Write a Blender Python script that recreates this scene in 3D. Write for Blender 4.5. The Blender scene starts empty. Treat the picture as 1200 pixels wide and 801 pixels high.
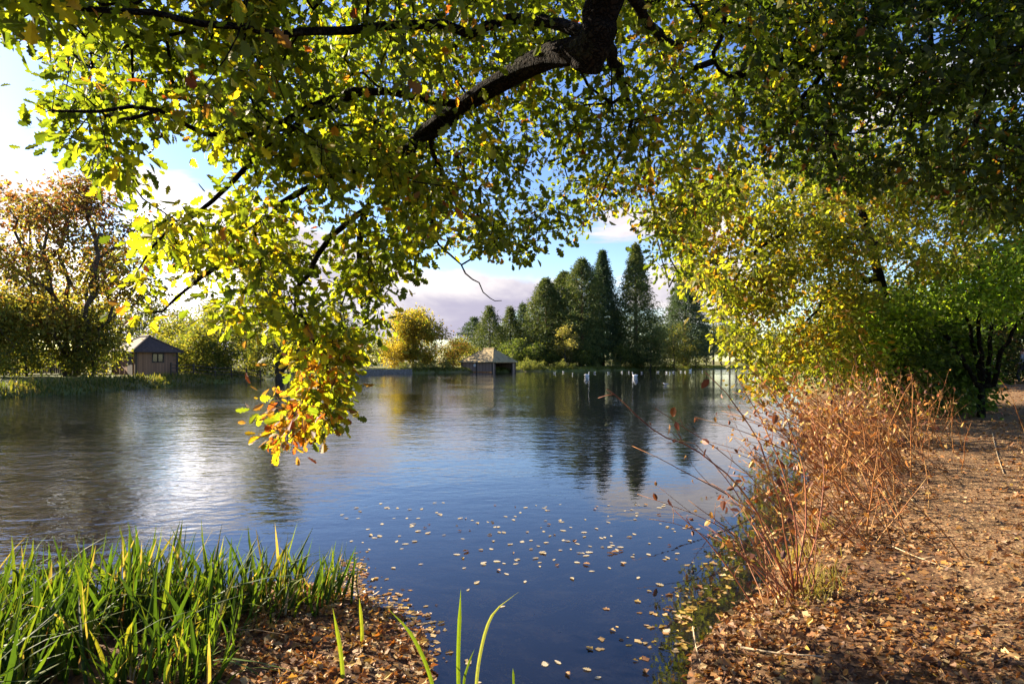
import bpy, math, random
import numpy as np
from mathutils import Vector, noise as mnoise

R = math.radians
rng = np.random.default_rng(7)
random.seed(7)
scene = bpy.context.scene
COL = scene.collection

# ------------------------------------------------------------------ camera
F, HX, HY, CZ = 715.0, 600.0, 423.0, 2.0     # focal length in photo pixels, principal column, horizon row, eye height
cam = bpy.data.cameras.new('camera')
cam.sensor_width = 36.0
cam.lens = 36.0 * F / 1200.0
cam.shift_y = (HY - 400.5) / 1200.0
cam.clip_start, cam.clip_end = 0.05, 6000
cam_o = bpy.data.objects.new('camera', cam)
COL.objects.link(cam_o)
cam_o.location = (0, 0, CZ)
cam_o.rotation_euler = (R(90), 0, 0)
scene.camera = cam_o

# ------------------------------------------------------------------ light
SUN_AZ, SUN_EL = -63.0, 26.0                 # degrees right of the view direction (+Y), elevation
sd = Vector((math.sin(R(SUN_AZ)) * math.cos(R(SUN_EL)), math.cos(R(SUN_AZ)) * math.cos(R(SUN_EL)), math.sin(R(SUN_EL))))
sun = bpy.data.lights.new('sun', 'SUN')
sun.energy, sun.angle, sun.color = 5.0, R(0.5), (1.0, 0.86, 0.66)
sun_o = bpy.data.objects.new('sun', sun)
COL.objects.link(sun_o)
sun_o.rotation_euler = sd.to_track_quat('Z', 'Y').to_euler()
sun_o.location = (-40, 20, 40)

world = bpy.data.worlds.new('World')
scene.world = world
world.use_nodes = True
wt = world.node_tree
wt.nodes.clear()

class G:
    """small helper to write node graphs"""
    def __init__(s, tree): s.t = tree
    def n(s, typ, **kw):
        nd = s.t.nodes.new(typ)
        for k, v in kw.items():
            if k.startswith('i_'):
                key = k[2:]
                key = int(key) if key.isdigit() else key.replace('_', ' ')
                s.put(nd.inputs[key], v)
            else: setattr(nd, k, v)
        return nd
    def put(s, sock, v):
        if isinstance(v, bpy.types.NodeSocket): s.t.links.new(v, sock)
        elif isinstance(v, bpy.types.Node): s.t.links.new(v.outputs[0], sock)
        else:
            try: sock.default_value = v
            except Exception: sock.default_value = (*v, 1.0)
    def m(s, op, a, b=None, c=None):
        nd = s.n('ShaderNodeMath', operation=op)
        for i, v in enumerate((a, b, c)):
            if v is not None: s.put(nd.inputs[i], v)
        return nd.outputs[0]
    def ss(s, v, lo, hi):
        nd = s.n('ShaderNodeMapRange', interpolation_type='SMOOTHSTEP')
        s.put(nd.inputs[0], v); s.put(nd.inputs[1], lo); s.put(nd.inputs[2], hi)
        return nd.outputs[0]
    def mix(s, f, a, b, blend='MIX'):
        nd = s.n('ShaderNodeMix', data_type='RGBA', blend_type=blend)
        s.put(nd.inputs[0], f); s.put(nd.inputs[6], a); s.put(nd.inputs[7], b)
        return nd.outputs[2]
    def noise(s, vec, scale, detail=4, rough=0.55, dist=0.0):
        nd = s.n('ShaderNodeTexNoise')
        if vec is not None: s.put(nd.inputs['Vector'], vec)
        nd.inputs['Scale'].default_value = scale
        nd.inputs['Detail'].default_value = detail
        nd.inputs['Roughness'].default_value = rough
        nd.inputs['Distortion'].default_value = dist
        return nd.outputs[0]
    def mapv(s, vec, scale=(1, 1, 1), loc=(0, 0, 0), rot=(0, 0, 0)):
        nd = s.n('ShaderNodeMapping')
        s.put(nd.inputs[0], vec)
        nd.inputs['Location'].default_value = loc
        nd.inputs['Rotation'].default_value = rot
        nd.inputs['Scale'].default_value = scale
        return nd.outputs[0]

g = G(wt)
SKY_STRENGTH = 0.088
sky = g.n('ShaderNodeTexSky', sky_type='NISHITA', sun_disc=False, sun_elevation=R(SUN_EL), sun_rotation=R(SUN_AZ),
          air_density=1.0, dust_density=0.35, ozone_density=1.6)
tc = g.n('ShaderNodeTexCoord').outputs['Generated']
xyz = g.n('ShaderNodeSeparateXYZ', i_0=tc)
el = g.m('ARCSINE', xyz.outputs[2])
az = g.m('ARCTAN2', xyz.outputs[0], xyz.outputs[1])
cv = g.mapv(tc, scale=(1, 1, 2.6))
n1 = g.noise(cv, 4.2, 9, 0.56, 0.35)
n2 = g.noise(g.mapv(tc, scale=(1, 1, 2.2), loc=(3.1, 0.4, -.05)), 5.0, 7, 0.55, 0.2)
def bump(a0, e0, sa, se, amp):
    da = g.m('DIVIDE', g.m('SUBTRACT', az, R(a0)), R(sa))
    de = g.m('DIVIDE', g.m('SUBTRACT', el, R(e0)), R(se))
    q = g.m('ADD', g.m('MULTIPLY', da, da), g.m('MULTIPLY', de, de))
    return g.m('MULTIPLY', g.m('EXPONENT', g.m('MULTIPLY', q, -1.0)), amp)
bias = None
for b in ((-8, 5.0, 13, 3.6, .34), (-42, 12, 20, 6, .26), (-30, 4, 18, 4, .2), (17, 8, 8, 5, .3), (-19, 9, 11, 5, .3), (33, 20, 12, 6, .22),
          (-34, 20, 9, 3, -.14), (-40, 31, 16, 5, .14), (10, 13, 5, 1.6, .12), (-10, 16, 14, 6, -.24), (8, 9.5, 9, 2.2, -.16), (0, 30, 26, 12, -.22)):
    q = bump(*b)
    bias = q if bias is None else g.m('ADD', bias, q)
dens = g.ss(g.m('ADD', n1, bias), .60, .70)
shade = g.ss(g.m('ADD', g.m('ADD', n2, g.m('MULTIPLY', el, .7)), bump(-4, 4.5, 7, 2.0, -.14)), .38, .66)
cloudc = g.mix(shade, (1.6, 1.5, 1.9), (3.1, 2.9, 2.85))
glow = g.m('ADD', g.m('ADD', 1.0, bump(-75, 24, 20, 18, .3)), bump(-31, 7.5, 6, 4, 4.0))
cloudc = g.mix(1.0, cloudc, glow, 'MULTIPLY')
skyc = g.n('ShaderNodeHueSaturation', i_Hue=.518, i_Saturation=1.24, i_Value=.72, i_Color=sky.outputs[0]).outputs[0]
bg = g.n('ShaderNodeBackground', i_Color=g.mix(dens, skyc, cloudc), i_Strength=SKY_STRENGTH)
g.n('ShaderNodeOutputWorld', i_0=bg.outputs[0])

scene.view_settings.view_transform = 'Standard'
scene.view_settings.look = 'None'
scene.view_settings.exposure = 2.1
scene.view_settings.gamma = 1.0
scene.view_settings.use_curve_mapping = False
cy = scene.cycles
cy.max_bounces, cy.diffuse_bounces, cy.glossy_bounces, cy.transmission_bounces, cy.transparent_max_bounces = 8, 5, 3, 6, 8
cy.caustics_reflective = cy.caustics_refractive = False
cy.sample_clamp_indirect = 6.0
cy.use_denoising = True

# ------------------------------------------------------------------ helpers
def P(px, py, Y):
    """the point of the place that stands Y metres out and shows at photo pixel px, py"""
    return np.array((Y * (px - HX) / F, Y, CZ + Y * (HY - py) / F))

def tag(o, label=None, cat=None, group=None, kind=None):
    if label: o['label'] = label
    if cat: o['category'] = cat
    if group: o['group'] = group
    if kind: o['kind'] = kind
    return o

def thing(name, label, cat, loc=(0, 0, 0), group=None, rotz=0.0):
    o = bpy.data.objects.new(name, None)
    o.empty_display_size = 0.2
    COL.objects.link(o)
    o.location = tuple(float(v) for v in loc)
    o.rotation_euler = (0, 0, rotz)
    return tag(o, label, cat, group)

def build(name, V, faces, mat, parent=None, col=None, smooth=False, mats=None, fm=None):
    """V: (n,3) world (or parent-local) points. faces: list of index tuples, or (loops, totals) arrays"""
    V = np.asarray(V, dtype=np.float32)
    me = bpy.data.meshes.new(name)
    if isinstance(faces, tuple):
        loops, tot = faces
    else:
        tot = np.array([len(f) for f in faces], dtype=np.int32)
        loops = np.array([i for f in faces for i in f], dtype=np.int32)
    st = np.concatenate(([0], np.cumsum(tot)[:-1])).astype(np.int32)
    me.vertices.add(len(V)); me.vertices.foreach_set('co', V.ravel())
    me.loops.add(len(loops)); me.loops.foreach_set('vertex_index', np.asarray(loops, dtype=np.int32))
    me.polygons.add(len(tot)); me.polygons.foreach_set('loop_start', st)
    me.polygons.foreach_set('loop_total', np.asarray(tot, dtype=np.int32))
    for mm in (mats or [mat]): me.materials.append(mm)
    if fm is not None: me.polygons.foreach_set('material_index', np.asarray(fm, dtype=np.int32))
    me.update(calc_edges=True)
    me.polygons.foreach_set('use_smooth', np.full(len(tot), smooth))
    if col is not None:
        a = me.attributes.new('tint', 'FLOAT_COLOR', 'FACE')
        c = np.ones((len(tot), 4), dtype=np.float32); c[:, :3] = col
        a.data.foreach_set('color', c.ravel())
    o = bpy.data.objects.new(name, me)
    COL.objects.link(o)
    if parent is not None: o.parent = parent
    return o

class MB:
    """collects boxes, prisms and tubes for one mesh"""
    def __init__(s): s.V = []; s.Fc = []; s.n = 0
    def add(s, V, Fc):
        s.V.append(np.asarray(V, float)); s.Fc += [tuple(i + s.n for i in f) for f in Fc]; s.n += len(V)
    def box(s, x0, x1, y0, y1, z0, z1, ux=(1, 0), o=(0, 0)):
        ux = np.array(ux, float); uy = np.array((-ux[1], ux[0]))
        V = []
        for z in (z0, z1):
            for x, y in ((x0, y0), (x1, y0), (x1, y1), (x0, y1)):
                p = np.array(o) + ux * x + uy * y
                V.append((p[0], p[1], z))
        s.add(V, [(3, 2, 1, 0), (4, 5, 6, 7), (0, 1, 5, 4), (1, 2, 6, 5), (2, 3, 7, 6), (3, 0, 4, 7)])
    def tube(s, pts, rad, sides=6):
        V, Fc = tube_geo(np.asarray(pts, float), np.asarray(rad, float) * np.ones(len(pts)), sides)
        s.add(V, Fc)
    def build(s, name, mat, parent=None, loc=(0, 0, 0), **k):
        return build(name, np.concatenate(s.V) - np.array(loc), s.Fc, mat, parent, **k)

def tube_geo(p, r, sides):
    n = len(p)
    t = np.gradient(p, axis=0); t /= np.linalg.norm(t, axis=1, keepdims=True) + 1e-9
    ref = np.array((0.31, 0.22, 0.92)) if abs(t.mean(0) @ np.array((.31, .22, .92))) < .85 else np.array((1.0, .1, 0))
    u = np.cross(t, ref); u /= np.linalg.norm(u, axis=1, keepdims=True) + 1e-9
    w = np.cross(t, u)
    a = np.arange(sides) * 2 * math.pi / sides
    V = (p[:, None, :] + r[:, None, None] * (np.cos(a)[None, :, None] * u[:, None, :] + np.sin(a)[None, :, None] * w[:, None, :])).reshape(-1, 3)
    Fc = []
    for i in range(n - 1):
        for k in range(sides):
            k2 = (k + 1) % sides
            Fc.append((i * sides + k, i * sides + k2, (i + 1) * sides + k2, (i + 1) * sides + k))
    Fc.append(tuple(range(sides - 1, -1, -1)))
    Fc.append(tuple((n - 1) * sides + k for k in range(sides)))
    return V, Fc

def resample(pts, step):
    pts = np.asarray(pts, float)
    if len(pts) > 2:                                   # Catmull-Rom
        q = np.vstack((2 * pts[0] - pts[1], pts, 2 * pts[-1] - pts[-2])); out = []
        for i in range(1, len(q) - 2):
            n = max(2, int(np.linalg.norm(q[i + 1] - q[i]) / step))
            t = (np.arange(n) / n)[:, None]
            out.append(.5 * (2 * q[i] + (q[i + 1] - q[i - 1]) * t + (2 * q[i - 1] - 5 * q[i] + 4 * q[i + 1] - q[i + 2]) * t**2
                             + (-q[i - 1] + 3 * q[i] - 3 * q[i + 1] + q[i + 2]) * t**3))
        return np.vstack(out + [pts[-1:]])
    n = max(2, int(np.linalg.norm(pts[1] - pts[0]) / step) + 1)
    return pts[0] + (pts[1] - pts[0]) * np.linspace(0, 1, n)[:, None]

class Tree:
    """a skeleton of limbs that grows out to reach the twig points"""
    def __init__(s): s.p = []; s.par = []; s.r = []
    def limb(s, pts, r0, r1, step=.35, wob=.0):
        q = resample(pts, step)
        if wob: q[1:-1] += rng.normal(0, wob, (len(q) - 2, 3))
        prev = -1
        if s.p:
            A = np.array(s.p); prev = int(np.argmin(((A - q[0])**2).sum(1)))
        for i, v in enumerate(q):
            s.p.append(v); s.par.append(prev); prev = len(s.p) - 1
            s.r.append(r0 + (r1 - r0) * i / max(1, len(q) - 1))
        return s
    def grow(s, T, step=.35, sag=.06, tip=.0035, lat=.12):
        n0 = len(s.p)
        cap = n0 + len(T) * 14
        A = np.full((cap, 3), 1e9); A[:n0] = s.p
        n = n0
        D = np.sqrt(((T[:, None, :] - A[None, :n0:max(1, n0 // 200)])**2).sum(-1)).min(1)
        ends = np.zeros((len(T), 3)); 
        for j in np.argsort(D):
            t = T[j]
            d2 = ((A[:n] - t)**2).sum(1)
            k = int(np.argmin(d2)); L = math.sqrt(d2[k])
            m = max(1, min(12, int(L / step)))
            a = A[k].copy(); v = t - a
            off = rng.normal(0, lat * L * .5, 3); off[2] += sag * L
            prev = k
            for i in range(1, m + 1):
                f = i / m
                q = a + v * f + off * (4 * f * (1 - f)) * .5
                A[n] = q; s.p.append(q); s.par.append(prev); s.r.append(0.0); prev = n; n += 1
                if n >= cap: break
            ends[j] = v / (L + 1e-6)
            if n >= cap - 14: break
        par = np.array(s.par); r = np.zeros(n); base = np.array(s.r)
        acc = np.zeros(n)
        for i in range(n - 1, -1, -1):
            ri = max(base[i], (acc[i] if acc[i] > 0 else tip**2.4)**(1 / 2.4))
            if base[i] > 0: ri = min(ri, base[i] * 1.15)
            r[i] = ri
            if par[i] >= 0: acc[par[i]] += ri**2.4 if base[i] == 0 or base[par[i]] == 0 else 0
        s.rad = r
        return ends
    def mesh(s, minr=0.0):
        par = np.array(s.par); p = np.array(s.p); r = s.rad
        n = len(p)
        best = np.full(n, -1); br = np.zeros(n)
        for i in range(n):
            q = par[i]
            if q >= 0 and r[i] >= br[q]: best[q] = i; br[q] = r[i]
        heads = [i for i in range(n) if par[i] < 0 or best[par[i]] != i]
        Vs, L, TT, off = [], [], [], 0
        for h in heads:
            ch = [h]; 
            while best[ch[-1]] >= 0: ch.append(best[ch[-1]])
            pts = p[ch]; rr = r[ch].copy()
            if par[h] >= 0:
                pts = np.vstack((p[par[h]], pts)); rr = np.concatenate(([min(r[par[h]], rr[0] * 1.25)], rr))
            if len(pts) < 2 or rr.max() < minr: continue
            sides = 12 if rr[0] > .12 else 7 if rr[0] > .03 else 5 if rr[0] > .012 else 3
            V, Fc = tube_geo(pts, rr, sides)
            Vs.append(V)
            for f in Fc: L += [i + off for i in f]; TT.append(len(f))
            off += len(V)
        return np.vstack(Vs), (np.array(L), np.array(TT))

# leaf outlines: half outline (along, across); the other half is mirrored
HALF = {
 'oak':   [(0, 0), (.1, .05), (.2, .19), (.29, .12), (.40, .30), (.50, .17), (.63, .36), (.74, .21), (.86, .23), (1, 0)],
 'lobed': [(0, 0), (.22, .21), (.34, .13), (.60, .36), (.76, .2), (1, 0)],
 'oval':  [(0, 0), (.3, .27), (.7, .24), (1, 0)],
 'rhomb': [(0, 0), (.45, .30), (1, 0)],
 'needle':[(0, 0), (.4, .15), (1, 0)],
}
def leaves(Pt, D, N, S, C, kind='lobed', fold=.25, curl=.45):
    """leaf faces at points Pt along D with normal N, length S, colour C -> V, faces, face colours"""
    h = np.array(HALF[kind], float); m = len(h)
    tpl = np.vstack((h, np.column_stack((h[1:-1, 0], -h[1:-1, 1]))))
    D = D / (np.linalg.norm(D, axis=1, keepdims=True) + 1e-9)
    B = np.cross(N, D); B /= np.linalg.norm(B, axis=1, keepdims=True) + 1e-9
    N = np.cross(D, B)
    nl = len(Pt)
    cu = curl * rng.uniform(-.3, 1.3, nl); fo = fold * rng.uniform(-.2, 1.4, nl)
    x, y = tpl[:, 0], tpl[:, 1]
    z = fo[:, None] * np.abs(y)[None] - cu[:, None] * (x**2)[None]
    V = Pt[:, None] + S[:, None, None] * (x[None, :, None] * D[:, None] + y[None, :, None] * B[:, None] + z[:, :, None] * N[:, None])
    nv = len(tpl)
    f1 = list(range(m))
    f2 = [m - 1] + list(range(2 * m - 3, m - 1, -1)) + [0]
    idx = np.array(f1[::-1] + f2[::-1])
    loops = (np.arange(nl)[:, None] * nv + idx[None]).ravel()
    tot = np.full(nl * 2, m)
    return V.reshape(-1, 3), (loops, tot), np.repeat(C, 2, axis=0)

def rdir(n):
    v = rng.normal(size=(n, 3)); return v / np.linalg.norm(v, axis=1, keepdims=True)

def pick(pal, n, w=None):
    pal = np.array(pal, float)
    i = rng.choice(len(pal), n, p=None if w is None else np.array(w) / np.sum(w))
    return pal[i]

def clump_noise(T, sc, seed=0.0):
    return np.array([mnoise.noise(Vector((float(t[0] * sc + seed), float(t[1] * sc), float(t[2] * sc)))) for t in T])

def scatter(T, dirs, per, spread, size, colf, kind, droop=.4, up=.35, flat=.7):
    n = len(T) * per
    c = np.repeat(T, per, axis=0); d = np.repeat(dirs, per, axis=0)
    off = rng.normal(size=(n, 3)) * spread; off[:, 2] *= flat
    off -= d * (rng.uniform(0, 1.3, n) * spread)[:, None]
    Pt = c + off
    D = off / (spread + 1e-6) * .6 + d * .5 + rng.normal(0, .5, (n, 3)); D[:, 2] -= droop
    N = rng.normal(0, .75, (n, 3)); N[:, 2] += up
    S = size * rng.uniform(.45, 1.25, n)
    C = colf(c, n)
    C = np.clip(C * rng.uniform(.75, 1.25, (n, 1)), 0, 1)
    return leaves(Pt, D, N, S, C, kind)

def join(parts):
    Vs, Ls, Ts, Cs, off = [], [], [], [], 0
    for V, (l, t), c in parts:
        Vs.append(V); Ls.append(l + off); Ts.append(t); Cs.append(c); off += len(V)
    return np.vstack(Vs), (np.concatenate(Ls), np.concatenate(Ts)), np.vstack(Cs)

def in_poly(px, py, poly):
    poly = np.array(poly, float); c = np.zeros(len(px), bool)
    x0, y0 = poly[:, 0], poly[:, 1]; x1, y1 = np.roll(x0, 1), np.roll(y0, 1)
    for a, b, d, e in zip(x0, y0, x1, y1):
        k = (b > py) != (e > py)
        c ^= k & (px < (d - a) * (py - b) / (e - b + 1e-12) + a)
    return c

# ------------------------------------------------------------------ materials
def mat(name):
    m = bpy.data.materials.new(name); m.use_nodes = True
    m.node_tree.nodes.clear()
    return m, G(m.node_tree)

def leaf_mat(name, trans=.62, rough=.5, boost=(2.4, 2.65, .75), spec=.25):
    m, g = mat(name)
    at = g.n('ShaderNodeAttribute', attribute_name='tint').outputs['Color']
    geo = g.n('ShaderNodeNewGeometry')
    n = g.noise(geo.outputs['Position'], 35, 3)
    c = g.mix(g.m('MULTIPLY', g.ss(n, .45, .7), .35), at, g.mix(1.0, at, (.55, .5, .4, 1), 'MULTIPLY'))
    pb = g.n('ShaderNodeBsdfPrincipled', i_Base_Color=c, i_Roughness=rough)
    pb.inputs['Specular IOR Level'].default_value = spec
    tr = g.n('ShaderNodeBsdfTranslucent', i_Color=g.mix(1.0, c, (*boost, 1), 'MULTIPLY'))
    mx = g.n('ShaderNodeMixShader', i_0=trans, i_1=pb.outputs[0], i_2=tr.outputs[0])
    g.n('ShaderNodeOutputMaterial', i_0=mx.outputs[0])
    return m

def rough_mat(name, c1, c2, scale=8, rough=.85, bump=.3, stretch=(1, 1, 1), c3=None, spec=.25, bdist=.03, detail=6):
    m, g = mat(name)
    tcx = g.n('ShaderNodeTexCoord').outputs['Object']
    v = g.mapv(tcx, scale=stretch)
    n = g.noise(v, scale, detail, .62, .3)
    c = g.mix(g.ss(n, .35, .68), (*c1, 1), (*c2, 1))
    if c3 is not None:
        n2 = g.noise(tcx, scale * .23, 4, .6)
        c = g.mix(g.ss(n2, .5, .68), c, (*c3, 1))
    pb = g.n('ShaderNodeBsdfPrincipled', i_Base_Color=c, i_Roughness=rough)
    pb.inputs['Specular IOR Level'].default_value = spec
    if bump:
        b = g.n('ShaderNodeBump', i_Strength=bump, i_Distance=bdist, i_Height=n)
        g.put(pb.inputs['Normal'], b.outputs[0])
    g.n('ShaderNodeOutputMaterial', i_0=pb.outputs[0])
    return m

def plank_mat(name, c1, c2, width=.15, rough=.8):
    m, g = mat(name)
    tcx = g.n('ShaderNodeTexCoord').outputs['Object']
    s = g.n('ShaderNodeSeparateXYZ', i_0=tcx)
    u = g.m('ADD', s.outputs[0], s.outputs[1])
    k = g.m('DIVIDE', u, width)
    fl = g.m('FLOOR', k); fr = g.m('SUBTRACT', k, fl)
    wn = g.n('ShaderNodeTexWhiteNoise', noise_dimensions='1D', i_W=fl).outputs[0]
    gr = g.noise(g.mapv(tcx, scale=(9, 9, .8)), 3, 5, .6)
    gap = g.m('LESS_THAN', fr, .07)
    f = g.m('ADD', g.m('MULTIPLY', wn, .6), g.m('MULTIPLY', gr, .5))
    c = g.mix(f, (*c1, 1), (*c2, 1))
    c = g.mix(gap, c, (.02, .015, .012, 1))
    pb = g.n('ShaderNodeBsdfPrincipled', i_Base_Color=c, i_Roughness=rough)
    b = g.n('ShaderNodeBump', i_Strength=.4, i_Distance=.02, i_Height=g.m('SUBTRACT', gr, gap))
    g.put(pb.inputs['Normal'], b.outputs[0])
    g.n('ShaderNodeOutputMaterial', i_0=pb.outputs[0])
    return m

M = {}
M['leaf'] = leaf_mat('broad leaf')
M['far_leaf'] = leaf_mat('distant leaf', .55, .6, (2.5, 2.5, .9), .2)
M['needle'] = leaf_mat('conifer needle', .25, .6, (1.8, 1.8, .9), .2)
M['blade'] = leaf_mat('reed blade', .42, .55, (1.7, 1.7, .5), .15)
M['litter'] = leaf_mat('dead leaf', .22, .55, (1.5, 1.1, .5), .35)
def bark_mat():
    m, g = mat('oak bark')
    v = g.n('ShaderNodeTexCoord').outputs['Object']
    n0 = g.noise(v, 6, 5, .6)
    vo = g.n('ShaderNodeTexVoronoi', feature='DISTANCE_TO_EDGE', i_Scale=26.0)
    g.put(vo.inputs['Vector'], g.mix(.12, v, g.n('ShaderNodeTexNoise', i_Vector=v, i_Scale=14.0).outputs['Color']))
    cr = g.ss(vo.outputs['Distance'], 0.0, .22)
    n1 = g.noise(v, 60, 6, .7)
    c = g.mix(cr, (.006, .0045, .004, 1), g.mix(g.ss(n0, .4, .65), (.02, .014, .010, 1), (.038, .032, .022, 1)))
    c = g.mix(g.m('MULTIPLY', g.ss(n0, .58, .7), .6), c, (.05, .055, .03, 1))
    pb = g.n('ShaderNodeBsdfPrincipled', i_Base_Color=c, i_Roughness=.95)
    pb.inputs['Specular IOR Level'].default_value = .1
    b = g.n('ShaderNodeBump', i_Strength=1.0, i_Distance=.05, i_Height=g.m('ADD', cr, g.m('MULTIPLY', n1, .7)))
    g.put(pb.inputs['Normal'], b.outputs[0])
    g.n('ShaderNodeOutputMaterial', i_0=pb.outputs[0])
    return m
M['bark'] = bark_mat()
M['far_bark'] = rough_mat('tree bark', (.045, .035, .028), (.10, .08, .06), 5, .9, .4, (1, 1, .3))
M['red_bark'] = rough_mat('redwood bark', (.10, .05, .03), (.17, .09, .06), 4, .9, .4, (1, 1, .2))
M['stem'] = rough_mat('dead stem', (.20, .065, .02), (.37, .16, .045), 14, .55, .2, (1, 1, .3), c3=(.46, .28, .10))
M['dark_stem'] = rough_mat('red brown stem', (.15, .04, .02), (.30, .10, .035), 14, .5, .2, (1, 1, .3), c3=(.40, .20, .07))

# ------------------------------------------------------------------ terrain and lake
LAKE = [(-.52, 3.2), (-.50, 3.8), (-.62, 4.3), (-.95, 4.8), (-1.35, 5.2), (-1.9, 5.5), (-3, 5.2), (-5, 5.0), (-9, 4.6), (-28, 8), (-36, 18),
        (-31, 28), (-27.5, 33), (-27.3, 39), (-27.6, 49), (-26, 62), (-31, 78), (-24, 90), (-17, 103), (-9, 111), (3, 118), (18, 128),
        (40, 143), (66, 176), (84, 190), (60, 132), (28, 60), (14.4, 30), (9.6, 20), (6.3, 13), (4.1, 8.6), (3.05, 6.6), (2.3, 5.5),
        (1.62, 4.7), (1.2, 4.1), (1.0, 3.5), (.6, 3.05), (0, 2.95)]
LP = np.array(LAKE, float)
def shore_dist(x, y):
    """signed distance to the shoreline: positive on land, negative in the lake"""
    x = np.asarray(x, float); y = np.asarray(y, float)
    d = np.full(x.shape, 1e9)
    for a, b in zip(LP, np.roll(LP, -1, axis=0)):
        e = b - a
        t = np.clip(((x - a[0]) * e[0] + (y - a[1]) * e[1]) / (e @ e), 0, 1)
        d = np.minimum(d, np.hypot(x - a[0] - t * e[0], y - a[1] - t * e[1]))
    ins = in_poly(x.ravel(), y.ravel(), LAKE).reshape(x.shape)
    return np.where(ins, -d, d)

def sines(x, y, f, s):
    return (np.sin(x * f * 1.13 + s) * np.cos(y * f * .87 + 1.7 * s) + .5 * np.sin(x * f * 2.3 - y * f * 1.9 + s * 3) + .25 * np.cos(x * f * 4.1 + y * f * 4.7 + s)) / 1.75

def ground_h(x, y):
    x = np.asarray(x, float); y = np.asarray(y, float)
    wob = np.minimum(.35, .06 + .012 * np.hypot(x, y))
    s = shore_dist(x, y) + sines(x, y, 2.2, 1.0) * wob
    near = np.clip(1 - np.hypot(x, y) / 30, 0, 1)
    leftmud = np.exp(-(((x + 3.5) / 4.2)**2 + ((y - 4) / 2.2)**2))
    # bank height and width by region
    far = np.clip((np.hypot(x, y) - 22) / 15, 0, 1)
    bank = .34 + .35 * far - .27 * leftmud
    wid = np.where(far > .5, .9, .9 + .8 * leftmud)
    up = bank * (1 - np.exp(-np.maximum(s, 0) / wid * 1.3)) + np.minimum(np.maximum(s, 0), 40) * (.008 + .012 * far)
    up = up + (.02 * sines(x, y, 3.1, .3) + .016 * sines(x, y, 9.0, 1.3)) * np.clip(s, 0, 1) * near
    dn = -np.minimum(1.6, .22 * np.maximum(-s, 0) + .05 * np.minimum(1, np.maximum(-s, 0) * 4)) + .03 * sines(x, y, 3.7, 2) * np.clip(-s, 0, 1)
    return np.where(s > 0, up, dn)

def hz(x, y): return float(ground_h(np.array([x]), np.array([y]))[0])

def axis(neg, pos, fine, growth):
    out = [0.0]; st = fine
    while out[-1] < pos:
        out.append(out[-1] + st); st *= growth
    o2 = [0.0]; st = fine
    while o2[-1] < neg:
        o2.append(o2[-1] + st); st *= growth
    return np.array([-v for v in o2[:0:-1]] + out)
xs = axis(1500, 1500, .07, 1.021) + .6
ys = axis(60, 2500, .07, 1.017) + 4.2
gx, gy = np.meshgrid(xs, ys)
gz = ground_h(gx, gy)
nx, ny = len(xs), len(ys)
ii = (np.arange(ny - 1)[:, None] * nx + np.arange(nx - 1)[None]).ravel()
gf = np.column_stack((ii, ii + 1, ii + nx + 1, ii + nx)).ravel()

def ground_mat():
    m, g = mat('earth and turf')
    geo = g.n('ShaderNodeNewGeometry'); pos = geo.outputs['Position']
    s = g.n('ShaderNodeSeparateXYZ', i_0=pos)
    n1 = g.noise(pos, 1.3, 5, .6); n2 = g.noise(pos, 22, 6, .65); n3 = g.noise(pos, .12, 4)
    soil = g.mix(g.ss(n2, .35, .65), (.05, .027, .014, 1), (.15, .08, .038, 1))
    soil = g.mix(g.ss(n1, .5, .7), soil, (.13, .08, .035, 1))
    turf = g.mix(g.ss(n2, .3, .7), (.075, .095, .02, 1), (.15, .16, .035, 1))
    turf = g.mix(g.ss(n3, .45, .6), turf, (.17, .14, .05, 1))
    dist = g.m('ADD', s.outputs[1], g.m('MULTIPLY', g.m('SUBTRACT', n1, .5), 8))
    f = g.ss(dist, 26, 36)
    land = g.mix(f, soil, turf)
    bed = g.mix(g.ss(g.noise(pos, 2.6, 6, .62), .42, .66), (.07, .055, .035, 1), (.42, .27, .14, 1))
    c = g.mix(g.ss(s.outputs[2], -.05, .015), bed, land)
    pb = g.n('ShaderNodeBsdfPrincipled', i_Base_Color=c, i_Roughness=.9)
    pb.inputs['Specular IOR Level'].default_value = .2
    b = g.n('ShaderNodeBump', i_Strength=.6, i_Distance=.03, i_Height=n2)
    g.put(pb.inputs['Normal'], b.outputs[0])
    g.n('ShaderNodeOutputMaterial', i_0=pb.outputs[0])
    return m
ground = build('ground', np.column_stack((gx.ravel(), gy.ravel(), gz.ravel())), (gf, np.full(len(ii), 4)), ground_mat(), smooth=True)
tag(ground, 'brown earth and green turf around the lake', 'ground', kind='structure')

# the trodden path on the right bank: a sheet just above the ground
def path_mat():
    m, g = mat('trodden path')
    pos = g.n('ShaderNodeNewGeometry').outputs['Position']
    n1 = g.noise(pos, 30, 8, .7); n2 = g.noise(pos, 1.1, 4, .6)
    v = g.n('ShaderNodeTexVoronoi', i_Vector=pos, i_Scale=38.0)
    c = g.mix(g.ss(n1, .35, .66), (.06, .033, .017, 1), (.29, .165, .08, 1))
    c = g.mix(g.ss(n2, .45, .65), c, (.15, .085, .04, 1))
    c = g.mix(g.m('MULTIPLY', g.ss(v.outputs['Color'], .62, .9), .7), c, (.38, .26, .13, 1))
    pb = g.n('ShaderNodeBsdfPrincipled', i_Base_Color=c, i_Roughness=.9)
    pb.inputs['Specular IOR Level'].default_value = .15
    b = g.n('ShaderNodeBump', i_Strength=.8, i_Distance=.03, i_Height=g.m('ADD', n1, g.m('MULTIPLY', v.outputs['Distance'], .6)))
    g.put(pb.inputs['Normal'], b.outputs[0])
    g.n('ShaderNodeOutputMaterial', i_0=pb.outputs[0])
    return m
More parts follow.
